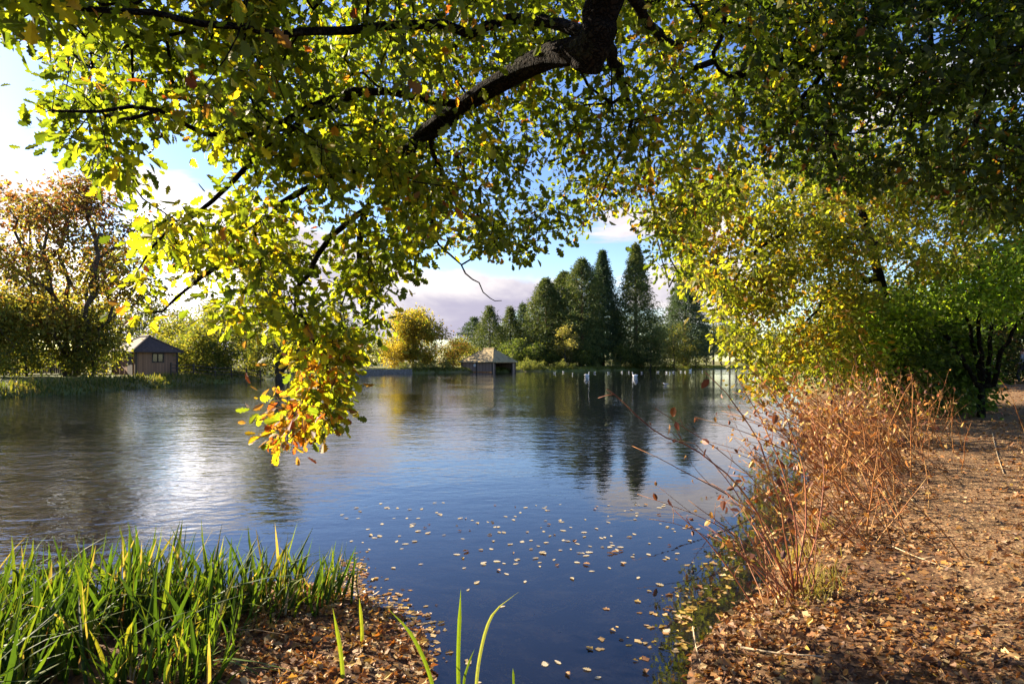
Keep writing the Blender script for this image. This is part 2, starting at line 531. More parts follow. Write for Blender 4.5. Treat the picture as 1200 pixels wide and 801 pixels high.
pc = resample([(1.4, -4, 0), (2.3, 0, 0), (3.6, 3.2, 0), (5.6, 6.5, 0), (8.6, 11, 0), (14, 18.5, 0), (22, 28, 0), (33, 40, 0)], .25)
tn = np.gradient(pc, axis=0); tn /= np.linalg.norm(tn, axis=1, keepdims=True)
nr = np.column_stack((tn[:, 1], -tn[:, 0]))
cross = np.linspace(-1, 1, 15)
half = 1.15 + .25 * np.sin(np.arange(len(pc)) * .33) + .12 * np.sin(np.arange(len(pc)) * 1.3) + .03 * np.clip(pc[:, 1], 0, 40)
qx = pc[:, 0, None] + nr[:, 0, None] * cross[None] * half[:, None]
qy = pc[:, 1, None] + nr[:, 1, None] * cross[None] * half[:, None]
qz = ground_h(qx, qy) + .02 - .06 * np.abs(cross[None])**6
k = (np.arange(len(pc) - 1)[:, None] * 15 + np.arange(14)[None]).ravel()
path = build('path', np.column_stack((qx.ravel(), qy.ravel(), qz.ravel())), (np.column_stack((k, k + 1, k + 16, k + 15)).ravel(), np.full(len(k), 4)), path_mat(), smooth=True)
tag(path, 'orange brown trodden path along the right bank', 'path', kind='structure')

def water_mat():
    m, g = mat('lake water')
    pos = g.n('ShaderNodeNewGeometry').outputs['Position']
    s = g.n('ShaderNodeSeparateXYZ', i_0=pos)
    w1 = g.noise(g.mapv(pos, scale=(1.0, 1.5, 1), rot=(0, 0, R(-20))), 3.4, 3, .5, .4)
    w2 = g.noise(g.mapv(pos, scale=(.55, 1.2, 1), rot=(0, 0, R(15))), 1.1, 3, .5, .2)
    w3 = g.noise(pos, 11, 2, .5)
    patch = g.ss(g.noise(g.mapv(pos, scale=(.6, 1, 1)), .09, 3, .5), .38, .62)
    wind = g.m('ADD', g.ss(g.m('ADD', s.outputs[1], g.m('MULTIPLY', s.outputs[0], -1.2)), 4, 16), .12)
    wind = g.m('MULTIPLY', wind, g.m('ADD', 1.0, g.m('MULTIPLY', g.ss(g.m('ADD', s.outputs[0], g.m('MULTIPLY', s.outputs[1], .25)), 1.0, -5.0), 1.6)))
    amp = g.m('MULTIPLY', wind, g.m('ADD', g.m('MULTIPLY', patch, .65), .35))
    h = g.m('ADD', g.m('ADD', g.m('MULTIPLY', w1, .6), w2), g.m('MULTIPLY', w3, .12))
    b = g.n('ShaderNodeBump', i_Strength=1.0, i_Distance=.017, i_Height=g.m('MULTIPLY', h, amp))
    gl = g.n('ShaderNodeBsdfGlossy', i_Color=(.95, .97, 1, 1), i_Roughness=.015, i_Normal=b.outputs[0])
    tr = g.n('ShaderNodeBsdfTransparent', i_Color=(.90, .91, .86, 1))
    df = g.n('ShaderNodeBsdfDiffuse', i_Color=(.020, .022, .034, 1))
    body = g.n('ShaderNodeMixShader', i_0=.15, i_1=tr.outputs[0], i_2=df.outputs[0])
    fr = g.n('ShaderNodeFresnel', i_IOR=1.42, i_Normal=b.outputs[0])
    mx = g.n('ShaderNodeMixShader', i_0=fr.outputs[0], i_1=body.outputs[0], i_2=gl.outputs[0])
    g.n('ShaderNodeOutputMaterial', i_0=mx.outputs[0])
    return m
water = build('water', [(-60, 1.5, 0), (110, 1.5, 0), (110, 210, 0), (-60, 210, 0)], [(0, 1, 2, 3)], water_mat())
tag(water, 'rippled blue lake reflecting clouds and trees', 'lake', kind='structure')

# ------------------------------------------------------------------ palettes (linear base colours)
GRN, LGRN, DGRN = (.055, .085, .012), (.10, .13, .015), (.030, .050, .010)
YEL, GLD, ORG, BRN, RED = (.30, .25, .02), (.34, .20, .02), (.30, .11, .02), (.16, .075, .03), (.20, .045, .02)
OLV = (.12, .12, .022)

def palette(cols, w, clump=None, seed=0.0):
    """colour function: picks a colour per leaf, with weights drifting from twig to twig"""
    def f(c, n):
        out = pick(cols, n, w)
        if clump:
            k = clump_noise(c, clump, seed)
            alt = pick(cols, n, np.array(w)[::-1])
            out = np.where((k > .22)[:, None], alt, out)
        return out
    return f

# ------------------------------------------------------------------ trees far and middle
def finish_tree(name, label, base, tree, leafparts, bark, leafm, group=None, minr=0.0, cat='tree', crown='crown'):
    o = thing(name, label, cat, base, group)
    b = np.array(base, float)
    if tree is not None:
        V, Fc = tree.mesh(minr)
        build('trunk', V - b, Fc, bark, o, smooth=True)
    V, Fc, C = join(leafparts)
    build(crown, V - b, Fc, leafm, o, col=C)
    return o

def broadleaf(name, label, base, H, W, colf, leaf=.3, ncl=260, per=26, spread=.55, lobes=14, low=.22, trunk_r=None, stems=1, group=None,
              kind='rhomb', bark=None, shape=1.0, minr=.012, leafm=None, hollow=.5, cat='tree'):
    base = np.array(base, float); tr = Tree(); r0 = trunk_r or H * .022
    top = base + (rng.normal(0, .03) * H, rng.normal(0, .03) * H, H * .62)
    for s_ in range(stems):
        o_ = np.array((rng.normal(0, .12), rng.normal(0, .12), 0)) * (stems > 1) * r0 * 6
        lean = np.array((rng.normal(0, .10), rng.normal(0, .10), 0)) * H * (1.3 if stems > 1 else .3)
        tr.limb([base + o_ - (0, 0, .3), base + o_ + (0, 0, H * .2) + lean * .25, top + lean], r0 / math.sqrt(stems) , r0 * .3, H * .05, .01 * H)
    cen = []
    for i in range(lobes):
        t = low + (1 - low) * (((i * 7) % lobes if lobes % 7 else i) + rng.uniform(0, 1)) / lobes
        rr = W / 2 * (math.sin(math.pi * min(1, max(0.02, (t - low * .6) / (1.06 - low * .6)))) ** .6) * shape
        a = i * 2.4 + rng.uniform(-.5, .5)
        q = rr * rng.uniform(.35, .78)
        cen.append((base[0] + math.cos(a) * q, base[1] + math.sin(a) * q, base[2] + H * t * .9))
    cen = np.array(cen)
    for c in cen: tr.limb([tr.p[int(np.argmin(((np.array(tr.p) - (c - (0, 0, H * .18)))**2).sum(1)))], c - (0, 0, H * .05), c], r0 * .28, r0 * .08, H * .06, .008 * H)
    lr = W * .5 * rng.uniform(.26, .44, lobes)
    j = rng.integers(0, lobes, ncl)
    T = cen[j] + rdir(ncl) * (lr[j] * rng.uniform(hollow, 1.08, ncl))[:, None] * np.array((1, 1, .78))
    T = T[T[:, 2] > base[2] + H * low * .5]
    d = tr.grow(T, H * .05, .05, tip=.006)
    return finish_tree(name, label, base, tr, [scatter(T, d, per, spread, leaf, colf, kind)], bark or M['far_bark'], leafm or M['far_leaf'], group, minr, cat)

def conifer(name, label, base, H, W, colf, n=2600, per=5, leaf=.55, power=.75, low=.06, droop=.35, group=None, bark=None, tiers=0, blunt=0.0, spread=.3):
    base = np.array(base, float); tr = Tree()
    tr.limb([base - (0, 0, .4), base + (0, 0, H * .5), base + (0, 0, H * .97)], H * .024, .05, H * .04)
    t = low + (1 - low) * rng.uniform(0, 1, n)**1.25
    if tiers: t = np.round(t * tiers) / tiers + rng.normal(0, .006, n)
    t = np.clip(t, low, .995); a = rng.uniform(0, 2 * math.pi, n)
    prof = np.minimum(1, (1 - t) ** power * 1.25 + blunt * np.sqrt(np.maximum(0, 1 - t))) * np.clip((t - low) / .10 + .8, 0, 1)
    ph = rng.uniform(0, 6.28, 4)
    lump = 1 + .20 * np.sin(a * 4 + t * 17 + ph[0]) * np.sin(t * 26 + a * 2 + ph[1]) + .16 * np.sin(t * 61 + a * 3 + ph[2]) + .13 * rng.normal(size=n) + .25 * (rng.uniform(0, 1, n) < .06)
    q = W / 2 * prof * lump * rng.uniform(.3, 1, n)**.45
    T = base + np.column_stack((np.cos(a) * q, np.sin(a) * q, t * H - droop * q * .35 + .02 * H))
    d = np.column_stack((np.cos(a), np.sin(a), np.full(n, -droop)))
    # a few hundred boughs reach the outside
    sel = T[rng.choice(n, min(n, 130), replace=False)]
    tr.grow(sel, H * .05, -.05, tip=.02)
    return finish_tree(name, label, base, tr, [scatter(T, d, per, spread, leaf, colf, 'needle', droop=droop, up=.5, flat=.7)], bark or M['far_bark'], M['needle'], group, .02)

CON = palette([(.045, .072, .024), (.075, .105, .03), (.105, .125, .036), (.15, .155, .05)], [3, 4, 3, 1.2], .5)
CONB = palette([(.042, .07, .036), (.06, .095, .046), (.085, .115, .055)], [3, 4, 2], .5, 3)
CONY = palette([(.085, .11, .026), (.12, .14, .032), (.055, .08, .024)], [3, 3, 3], .5, 5)

def gp(px, Y, dz=0.0):
    x = Y * (px - HX) / F
    return (x, Y, hz(x, Y) + dz)

def tree_dims(py, Y, base): return CZ + Y * (HY - py) / F - base[2]

# -- the great conifers beyond the lake, left to right
specs = [
 (556, 375, 150, 30, 'cedar', 'blue grey cedar with flat tiers standing behind the russet bush left of the boathouse'),
 (574, 361, 138, 52, 'fir', 'broad green fir with a pointed top rising just above the boathouse roof ridge'),
 (598, 362, 142, 40, 'fir', 'slender olive fir above the right end of the boathouse roof'),
 (613, 358, 150, 40, 'firb', 'dark narrow fir between the olive fir and the tall redwood group'),
 (640, 330, 140, 48, 'seq', 'leftmost and shortest of the tall redwoods with a rounded top'),
 (661, 322, 146, 52, 'seqy', 'olive redwood with a blunt top second in the tall group'),
 (682, 307, 138, 52, 'seq', 'bulky round topped redwood in the middle of the tall group'),
 (706, 298, 142, 44, 'seqb', 'sharply pointed redwood with a bare reddish lower trunk'),
 (745, 290, 140, 52, 'seq', 'tallest redwood standing alone with sky on both sides'),
 (803, 318, 150, 60, 'seqb', 'redwood half hidden behind the hanging yellow oak leaves'),
]
for px, py, Y, wpx, sp, lab in specs:
    b = gp(px, Y); H = tree_dims(py, Y, b); W = 1.18 * wpx * Y / F
    if sp == 'cedar': conifer('cedar_tree', lab, b, H, W * 1.3, CONB, 1500, 5, .6, .5, .2, .05, tiers=9)
    elif sp.startswith('fir'): conifer('fir_tree', lab, b, H, W, CONB if sp == 'firb' else CONY, 1700, 6, .55, .8, .05, .45)
    else:
        conifer('redwood_tree', lab, b, H, W, {'seq': CON, 'seqy': CONY, 'seqb': CONB}[sp], 5200, 6, .62, .78 if px > 690 else .62, .05 if sp != 'seqb' else .12, .3,
                bark=M['red_bark'], blunt=.25 if px in (640, 661, 682) else 0.0)

# -- broadleaved trees and bushes on the far bank
gold = palette([(.26, .17, .03), (.23, .18, .03), OLV, (.17, .14, .03), LGRN], [3, 4, 2.5, 3, 1.2], .35)
b = gp(484, 112); broadleaf('golden_tree', 'round golden yellow tree on the far bank left of the boathouse', b, tree_dims(362, 112, b), 12.8, gold, .42, 640, 32, .55, 22, .12, minr=.03, hollow=.55)
b = gp(463, 107); broadleaf('golden_bush', 'low bright yellow bush in front of the round golden tree', b, 4.6, 6.6, palette([(.28, .19, .03), (.25, .2, .03), (.2, .15, .03)], [3, 3, 2]), .3, 150, 22, .45, 9, .05, minr=.03, cat='bush')
b = gp(531, 116); broadleaf('russet_bush', 'rounded russet topped green bush between golden tree and boathouse', b, 5.6, 10.0, palette([(.05, .06, .016), OLV, BRN, (.10, .07, .02)], [4, 3, 2, 2], .3), .32, 240, 22, .5, 12, .05, minr=.03, cat='bush')
b = gp(548, 124); broadleaf('bronze_bush', 'dull bronze bush behind the left end of the boathouse', b, 4.4, 7, palette([OLV, (.12, .09, .03), (.06, .07, .02)], [3, 3, 2]), .32, 130, 20, .5, 8, .05, minr=.03, cat='bush')
b = gp(663, 132); broadleaf('pale_tree', 'small pale buff tree in front of the olive redwood', b, 9.5, 7.0, palette([(.26, .22, .10), (.20, .18, .07), (.13, .13, .04)], [3, 3, 2]), .34, 170, 14, .5, 10, .2, minr=.03)
b = gp(727, 135); broadleaf('light_bush', 'light green bush between the pointed and tallest redwoods', b, 5.2, 6.2, palette([(.14, .15, .04), (.09, .11, .03), (.20, .18, .07)], [3, 3, 1]), .34, 110, 20, .45, 8, .05, minr=.03, cat='bush')
b = gp(762, 136); broadleaf('spreading_tree', 'low spreading grey green tree at the water below the tallest redwood', b, 8.4, 12, palette([(.12, .12, .045), (.07, .085, .03), (.18, .16, .07)], [3, 3, 2], .3), .36, 260, 20, .5, 14, .08, minr=.03)
b = gp(790, 142); broadleaf('olive_tree', 'rounded olive tree right of the low spreading grey green tree', b, 10.5, 12, palette([(.09, .095, .03), (.055, .07, .022), (.15, .13, .05)], [3, 3, 1.5], .3), .36, 280, 20, .55, 14, .08, minr=.03)
b = gp(815, 150); broadleaf('dark_bush', 'dark green bush overhanging the water at the right of the far bank', b, 7, 13, palette([DGRN, (.04, .055, .02), (.07, .075, .03)], [3, 3, 1]), .36, 220, 20, .55, 12, .03, minr=.03, cat='bush')
lau = palette([(.035, .055, .018), (.06, .08, .022), (.10, .11, .035)], [3, 3, 1.5], .4)
for px, Y, H, W, lab in ((648, 134, 4.6, 9, 'dark laurel mound at the foot of the leftmost redwood'), (681, 133, 4.2, 8, 'dark laurel mound under the bulky round topped redwood'), (696, 136, 3.6, 6, 'low green mound beside the bare reddish trunk'),
                         (741, 136, 4.5, 8, 'dark laurel mound at the foot of the tallest redwood'), (622, 130, 4.6, 8, 'dark green mound just right of the boathouse'), (600, 128, 5.5, 8, 'dark mound behind the right end of the boathouse')):
    b = gp(px, Y); broadleaf('laurel_bush', lab, b, H, W, lau, .36, 150, 20, .5, 9, .0, minr=.03, cat='bush')
for px, Y, py, lab in ((836, 185, 368, 'thin cedar with flat dark tiers seen past the hanging leaves'), (855, 195, 375, 'second thin cedar close beside the right shore meadow')):
    b = gp(px, Y); conifer('cedar_tree', lab, b, tree_dims(py, Y, b), 13, CONB, 900, 5, .7, .45, .35, .02, tiers=7)
for i, (px, Y) in enumerate(((828, 172), (846, 176), (862, 184), (880, 200))):
    b = gp(px, Y); broadleaf('meadow_tree', 'thin trunked tree standing on the bright meadow right of the lake', b, 11 + i, 7, palette([(.10, .11, .03), OLV, (.06, .08, .02)], [2, 2, 2]), .45, 110, 14, .6, 8, .5, minr=.03, group='thin trees on the bright meadow')

# -- dark wood behind everything: individual trees copied
proto = []
for i, (H, W, pal) in enumerate(((15, 12, [(.035, .05, .018), (.055, .07, .022), (.08, .085, .03)]), (12, 12, [(.06, .07, .02), (.10, .095, .03), OLV]))):
    proto.append(broadleaf('woodland_tree', 'bushy tree of the wood closing the view behind the lake', (0, 0, 0), H, W, palette(pal, [3, 3, 2], .3), .5, 240, 18, .7, 14, .02, minr=.05, group='trees of the wood behind the lake'))
def copy_tree(o, loc, rz, sc=1.0):
    c = o.copy(); COL.objects.link(c); c.location = loc; c.rotation_euler = (0, 0, rz); c.scale = (sc, sc, sc)
    for ch in list(o.children):
        d = ch.copy(); COL.objects.link(d); d.parent = c
    return c
spots = [(365, 128, 0, .7), (392, 135, 1, .7), (425, 140, 0, .6), (447, 150, 1, .55), (505, 165, 0, .5), (530, 170, 1, .55), (585, 168, 0, .75), (620, 165, 0, .85), (650, 170, 0, .95),
         (690, 170, 0, 1), (725, 170, 0, 1.0), (765, 172, 0, 1.0), (800, 178, 0, .95), (825, 240, 1, .8), (870, 250, 0, .8), (910, 240, 0, .9), (950, 200, 0, 1), (1000, 170, 0, 1),
         (1050, 120, 0, .9), (1120, 95, 0, .8), (1190, 80, 0, .7), (1270, 80, 1, .8), (340, 110, 0, .7), (300, 105, 1, .75), (255, 100, 0, .8), (215, 92, 1, .75), (170, 90, 0, .8), (120, 85, 1, .8), (60, 80, 0, .85), (0, 78, 1, .8), (-60, 75, 0, .9), (-140, 70, 1, .9)]
for i, (px, Y, k, sc) in enumerate(spots):
    loc = gp(px, Y)
    if i < 2 and k == i:
        proto[k].location = loc; proto[k].scale = (sc, sc, sc)
    else: copy_tree(proto[k], loc, i * 1.7, sc)

# -- left bank
b = gp(82, 47)
reds = lambda c, n: np.where((rng.uniform(0, 1, n) < np.clip((c[:, 2] - 5) / 11, .12, .85))[:, None], pick([(.11, .045, .025), (.13, .05, .025), (.10, .06, .035), (.09, .075, .03)], n), pick([(.14, .14, .035), (.18, .16, .04), (.2, .15, .04)], n))
broadleaf('russet_tree', 'tall many stemmed tree with thinning russet brown leaves on the left bank', b, tree_dims(192, 47, b), 13.0, reds, .33, 720, 26, .5, 34, .2, trunk_r=.42, stems=4, minr=.008, hollow=.5, bark=M['far_bark'])
b = gp(-30, 44); broadleaf('leaning_tree', 'brown leaved tree at the far left edge beside the tall russet tree', b, tree_dims(235, 44, b), 8.5, reds, .34, 420, 28, .55, 18, .2, minr=.01)
ug = palette([(.10, .12, .028), (.13, .125, .03), (.18, .155, .035), (.065, .08, .022)], [3, 3, 2, 2], .5)
for px, Y, H, W, lab in ((30, 45.5, 5.2, 7, 'yellow green tree under the tall russet tree'), (108, 47, 5.6, 5, 'olive tree with hanging lower boughs beside the timber hut'), (-20, 42, 5.5, 8, 'low dense green tree cut by the left edge')):
    b = gp(px, Y); broadleaf('bank_tree', lab, b, H, W, ug, .25, 270, 20, .42, 16, .1, minr=.01)
for px, Y, py, W, lab in ((214, 64, 372, 8, 'yellowing tree behind the timber hut'), (256, 60, 352, 6.5, 'feathery olive tree right of the timber hut'), (302, 68, 380, 7, 'tall grey green tree behind the low rail fence'), (232, 58, 392, 6, 'dark rounded bush beside the timber hut')):
    b = gp(px, Y); broadleaf('bank_tree', lab, b, tree_dims(py, Y, b), W, ug, .27, 300, 22, .45, 16, .08, minr=.01)
b = gp(326, 66)
broadleaf('shore_tree', 'tall dark trunked tree at the water where the left bank ends', b, tree_dims(265, 66, b), 9, palette([(.08, .09, .03), OLV, (.12, .12, .04)], [3, 3, 2]), .28, 420, 24, .5, 18, .18, trunk_r=.5, minr=.01)
b = gp(338, 67); broadleaf('weeping_bush', 'greyish weeping bush trailing into the lake at the end of the left bank', b, 5.6, 4.6, palette([(.10, .10, .045), (.07, .075, .03), (.14, .13, .05)], [3, 3, 2]), .2, 150, 18, .4, 9, .0, minr=.01, cat='bush')
b = gp(420, 104); broadleaf('dark_olive_bush', 'dark bush behind the stone wall left of the golden tree', b, 6, 10, palette([(.04, .05, .025), (.07, .07, .03), (.10, .08, .03)], [3, 3, 2]), .32, 190, 18, .5, 10, .03, minr=.03, cat='bush')  # leaf colours run from dark green to brown
b = gp(388, 100); broadleaf('dark_green_tree', 'tall dark green tree behind the hanging oak bough', b, 11.5, 10, palette([(.035, .05, .02), (.06, .07, .025)], [3, 2]), .32, 260, 20, .5, 14, .08, minr=.03)  # a dark green leaved tree

# -- small clipped looking shrubs in a row along the far waterline
shr = []
hedge = palette([(.15, .16, .06), (.10, .12, .04), (.22, .20, .10), (.06, .08, .025)], [3, 3, 2, 2])
for i in range(2):
    shr.append(broadleaf('bank_shrub', 'small pale green shrub in the row along the far waterline', (0, 0, 0), 1.5, 2.3, hedge, .16, 60, 20, .18, 6, .0, trunk_r=.03, minr=.004, group='shrubs along the far waterline', cat='shrub'))
first = [True, True]
for i, (px, sc) in enumerate(((474, .9), (490, 1.1), (497, .8), (508, 1.0), (515, .9), (523, 1.1), (613, 1.0), (619, 1.3), (627, 1.1), (634, .9), (652, .9), (660, 1.0), (672, .7), (700, .8), (716, 1.0), (725, .7), (740, .8), (750, 1.1), (778, .9))):
    # walk out along the pixel column to the shore, then 1 m up the bank
    Y = 80.0
    while shore_dist(np.array([Y * (px - HX) / F]), np.array([Y]))[0] < .9: Y += .25
    loc = gp(px, Y, -.05); k = i % 2
    if first[k]: shr[k].location = loc; shr[k].scale = (sc,) * 3; first[k] = False
    else: copy_tree(shr[k], loc, i * 2.1, sc)

# ------------------------------------------------------------------ boathouse
M['dark_plank'] = plank_mat('weathered boards', (.16, .10, .07), (.34, .235, .175), .22)
M['hut_plank'] = plank_mat('hut boards', (.17, .085, .045), (.31, .17, .09), .18)
M['fence_plank'] = plank_mat('fence boards', (.035, .028, .026), (.085, .065, .055), .14)
M['shingle'] = rough_mat('wood shingle', (.24, .18, .09), (.40, .31, .16), 5, .9, .6, (1, 1, 3), c3=(.17, .14, .07))
M['slate'] = rough_mat('hut roofing', (.05, .038, .034), (.10, .075, .065), 6, .8, .4, (1, 1, 3))
M['black'] = rough_mat('dark interior', (.01, .01, .01), (.02, .018, .015), 5)
M['glass'] = rough_mat('dark pane', (.02, .025, .03), (.03, .035, .04), 2, .08, 0, spec=.6)

def hip_house(name, label, cat, corner, th, L, Wd, z0, ze, zr, wallm, roofm, over, ridge):
    """a hipped hut whose nearest corner stands at corner; left wall runs left and back, right wall right and back"""
    o = thing(name, label, cat, (corner[0], corner[1], 0), rotz=0)
    lu = np.array((-math.cos(th), math.sin(th))); ru = np.array((math.sin(th), math.cos(th)))
    def pt(a, b, z): q = lu * a + ru * b; return (q[0], q[1], z)
    a0, a1, b0, b1 = -over, L + over, -over, Wd + over
    ov = ze - .10
    ca, cb = L / 2, Wd / 2
    ra0, ra1 = ca - ridge / 2, ca + ridge / 2
    V = [pt(a0, b0, ov), pt(a1, b0, ov), pt(a1, b1, ov), pt(a0, b1, ov), pt(ra0, cb, zr), pt(ra1, cb, zr),
         pt(a0, b0, ov - .1), pt(a1, b0, ov - .1), pt(a1, b1, ov - .1), pt(a0, b1, ov - .1)]
    Fc = [(0, 4, 5, 1), (1, 5, 2), (2, 5, 4, 3), (3, 4, 0), (0, 1, 7, 6), (1, 2, 8, 7), (2, 3, 9, 8), (3, 0, 6, 9), (6, 7, 8, 9)]
    rf = build('roof', V, Fc, roofm, o)
    mb = MB()
    mb.tube([pt(ra0 - .15, cb, zr + .02), pt(ra1 + .15, cb, zr + .02)], .13, 6)
    for A in (pt(a0, b0, ov), pt(a0, b1, ov)): mb.tube([A, pt(ra0, cb, zr)], .09, 5)
    for A in (pt(a1, b0, ov), pt(a1, b1, ov)): mb.tube([A, pt(ra1, cb, zr)], .09, 5)
    mb.build('ridge_cap', roofm, rf)
    return o, pt, lu, ru

def slab(pt, a0, a1, b0, b1, z0, z1):
    V = [pt(a, b, z) for z in (z0, z1) for a, b in ((a0, b0), (a1, b0), (a1, b1), (a0, b1))]
    return V, [(3, 2, 1, 0), (4, 5, 6, 7), (0, 1, 5, 4), (1, 2, 6, 5), (2, 3, 7, 6), (3, 0, 4, 7)]

BC = P(577, 436, 110)
bh, pt, lu, ru = hip_house('boathouse', 'weathered timber boathouse with tan hipped roof standing in the lake', 'boathouse', BC, R(33), 6.9, 7.6, -.3, 1.95, 4.35, M['dark_plank'], M['shingle'], .4, 2.2)
def part(name, m, parent, *slabs):
    mb = MB()
    for s_ in slabs: mb.add(*slab(pt, *s_))
    return mb.build(name, m, parent)
part('wall', M['dark_plank'], bh, (0, 6.9, 0, .12, .12, 1.9))
part('wall', M['dark_plank'], bh, (6.78, 6.9, .125, 7.6, -.4, 1.9))
part('wall', M['dark_plank'], bh, (0, 6.775, 7.48, 7.6, -.4, 1.9))
part('wall', M['dark_plank'], bh, (0, .12, .125, .75, -.4, 1.9), (0, .12, 6.5, 7.475, -.4, 1.9), (0, .12, .755, 6.495, 1.65, 1.9))
part('sill_beam', M['stem'], bh, (-.06, 6.95, -.07, .17, -.05, .11))
for a, b_ in ((-.1, -.1), (3.4, -.1), (6.85, -.1), (-.1, .68), (-.1, 6.42), (-.1, 7.5)):
    part('post', M['far_bark'], bh, (a, a + .2, b_, b_ + .2, -1.4, 1.84))
mb = MB()
c0 = np.array(pt(3.9, -.03, 1.25)); ang = np.arange(10) * 2 * math.pi / 10
V = [tuple(c0 + np.array((*(lu * math.cos(t) * .28), math.sin(t) * .28)) + np.array((*(ru * s_), 0))) for s_ in (0, -.07) for t in ang]
mb.add(V, [tuple(range(10)), tuple(range(19, 9, -1))] + [(i, (i + 1) % 10, 10 + (i + 1) % 10, 10 + i) for i in range(10)])
M['ring'] = rough_mat('white ring', (.6, .6, .58), (.8, .8, .78), 5, .5, 0)
mb.build('lifebuoy_board', M['ring'], bh)

# ------------------------------------------------------------------ timber hut on the left bank
HC = P(159, 436, 52); hb = hz(HC[0], HC[1])
hut, pt, lu, ru = hip_house('timber_hut', 'brown timber hut with dark hipped roof on the left bank', 'hut', HC, R(36), 4.6, 3.4, hb, 2.95, 4.2, M['hut_plank'], M['slate'], .4, 1.6)
part('wall', M['hut_plank'], hut, (0, 4.6, 0, .12, hb - .2, 2.9))
part('wall', M['hut_plank'], hut, (0, .12, .125, 1.3, hb - .2, 2.9), (0, .12, 2.3, 3.4, hb - .2, 2.9), (0, .12, 1.305, 2.295, hb - .2, 1.9), (0, .12, 1.305, 2.295, 2.7, 2.9))
part('wall', M['hut_plank'], hut, (4.48, 4.6, .125, 3.4, hb - .2, 2.9), (.125, 4.475, 3.28, 3.4, hb - .2, 2.9))
w_ = part('window', M['far_bark'], hut, (-.04, .1, 1.3, 2.3, 1.88, 1.97), (-.04, .1, 1.3, 2.3, 2.62, 2.71), (-.04, .1, 1.3, 1.38, 1.975, 2.615), (-.04, .1, 2.22, 2.3, 1.975, 2.615), (-.04, .1, 1.76, 1.83, 1.975, 2.615))
part('pane', M['glass'], w_, (.03, .05, 1.385, 1.755, 1.98, 2.61), (.03, .05, 1.835, 2.215, 1.98, 2.61))
d_ = part('door', M['fence_plank'], hut, (.5, 1.45, -.06, -.01, hb, 2.75))
part('handle', M['ring'], d_, (1.3, 1.36, -.1, -.062, hb + .95, hb + 1.1))
w_ = part('window', M['far_bark'], hut, (3.1, 4.0, -.05, -.01, 1.75, 2.65))
part('pane', M['glass'], w_, (3.18, 3.92, -.075, -.055, 1.83, 2.57))
for a, b_ in ((-.08, -.08), (4.52, -.08), (-.08, 3.32)): part('corner_post', M['far_bark'], hut, (a, a + .16, b_, b_ + .16, hb - .2, 2.84))

# ------------------------------------------------------------------ fences, wall
def fence(name, label, pts, h, board, post_gap=2.4, rails=0):
    pts = [np.array(gp(px, Y)) for px, Y in pts]
    o = thing(name, label, 'fence', pts[0]); b0 = pts[0]
    posts = []; pan = MB()
    for A, B in zip(pts[:-1], pts[1:]):
        n = max(1, round(np.linalg.norm(B - A) / post_gap))
        for i in range(n):
            p0 = A + (B - A) * i / n; p1 = A + (B - A) * (i + 1) / n
            z0, z1 = hz(*p0[:2]), hz(*p1[:2]); posts.append((p0, z0))
            d = (p1 - p0)[:2]; L = np.linalg.norm(d); d = d / L
            if rails:
                for r_ in range(rails):
                    hh = h * (.35 + .55 * r_ / max(1, rails - 1))
                    pan.tube([(p0[0], p0[1], z0 + hh), (p1[0], p1[1], z1 + hh)], .035, 4)
            else:
                zb = min(z0, z1)
                m = int(L / .15)
                for k in range(m):
                    u0 = L * k / m + .06 * (k == 0)
                    pan.box(u0 + .008, L * (k + 1) / m - .008, -.012, .012, zb + .06, zb + h + .03 * math.sin(k * 1.9 + i), ux=d, o=p0[:2])
    posts.append((pts[-1], hz(*pts[-1][:2])))
    pan.build('rail' if rails else 'board_panel', board, o, loc=b0)
    for p_, z in posts[:40]:
        q = MB(); q.box(-.05, .05, -.05, .05, z - .3, z + h + .06, o=p_[:2] + (0, .03)); q.build('post', M['far_bark'], o, loc=b0)
    return o
fence('board_fence', 'dark close boarded fence behind the trees left of the hut', [(-60, 46), (0, 48.5), (60, 51.5), (125, 55)], 2.0, M['fence_plank'])
fence('rail_fence', 'low open rail fence on the grass right of the hut', [(200, 53), (252, 56.5), (305, 63)], 1.1, M['far_bark'], 2.6, 3)
M['stone'] = rough_mat('old stone', (.10, .09, .08), (.22, .20, .18), 3, .9, .6, (1, 1, 2))
wl = MB()
wp = []
for px in (408, 425, 445, 482):
    Y = 80.0
    while shore_dist(np.array([Y * (px - HX) / F]), np.array([Y]))[0] < -.15: Y += .2
    wp.append(np.array((Y * (px - HX) / F, Y)))
for A, B in zip(wp[:-1], wp[1:]):
    d = B - A; L = np.linalg.norm(d)
    wl.box(0, L - .01, -.2, .25, -.8, .72 + .05 * math.sin(L * 7), ux=d / L, o=A)
tag(wl.build('stone_wall', M['stone']), 'grey stone retaining wall at the water below the golden tree', 'wall')
# ------------------------------------------------------------------ the overhanging oak
CTRL = np.array([(0, 0, 2.9), (100, 100, 3.3), (130, 200, 3.9), (200, 50, 3.4), (300, 30, 3.6), (350, 120, 4.2), (200, 300, 4.2), (300, 300, 4.7), (400, 300, 5.0),
                 (370, 470, 4.8), (150, 360, 4.1), (480, 100, 4.8), (450, 200, 5.6), (550, 250, 6.6), (620, 300, 6.2), (650, 150, 7.0), (700, 250, 7.6), (750, 50, 6.5),
                 (790, 320, 8.2), (860, 100, 7.0), (600, 20, 5.0), (300, -200, 3.4), (700, -200, 4.5), (-200, 0, 2.8), (900, 260, 9.0)], float)
def oak_depth(px, py):
    w = 1 / (((px[:, None] - CTRL[None, :, 0])**2 + (py[:, None] - CTRL[None, :, 1])**2) + 900)**1.4
    return (w * CTRL[None, :, 2]).sum(1) / w.sum(1)

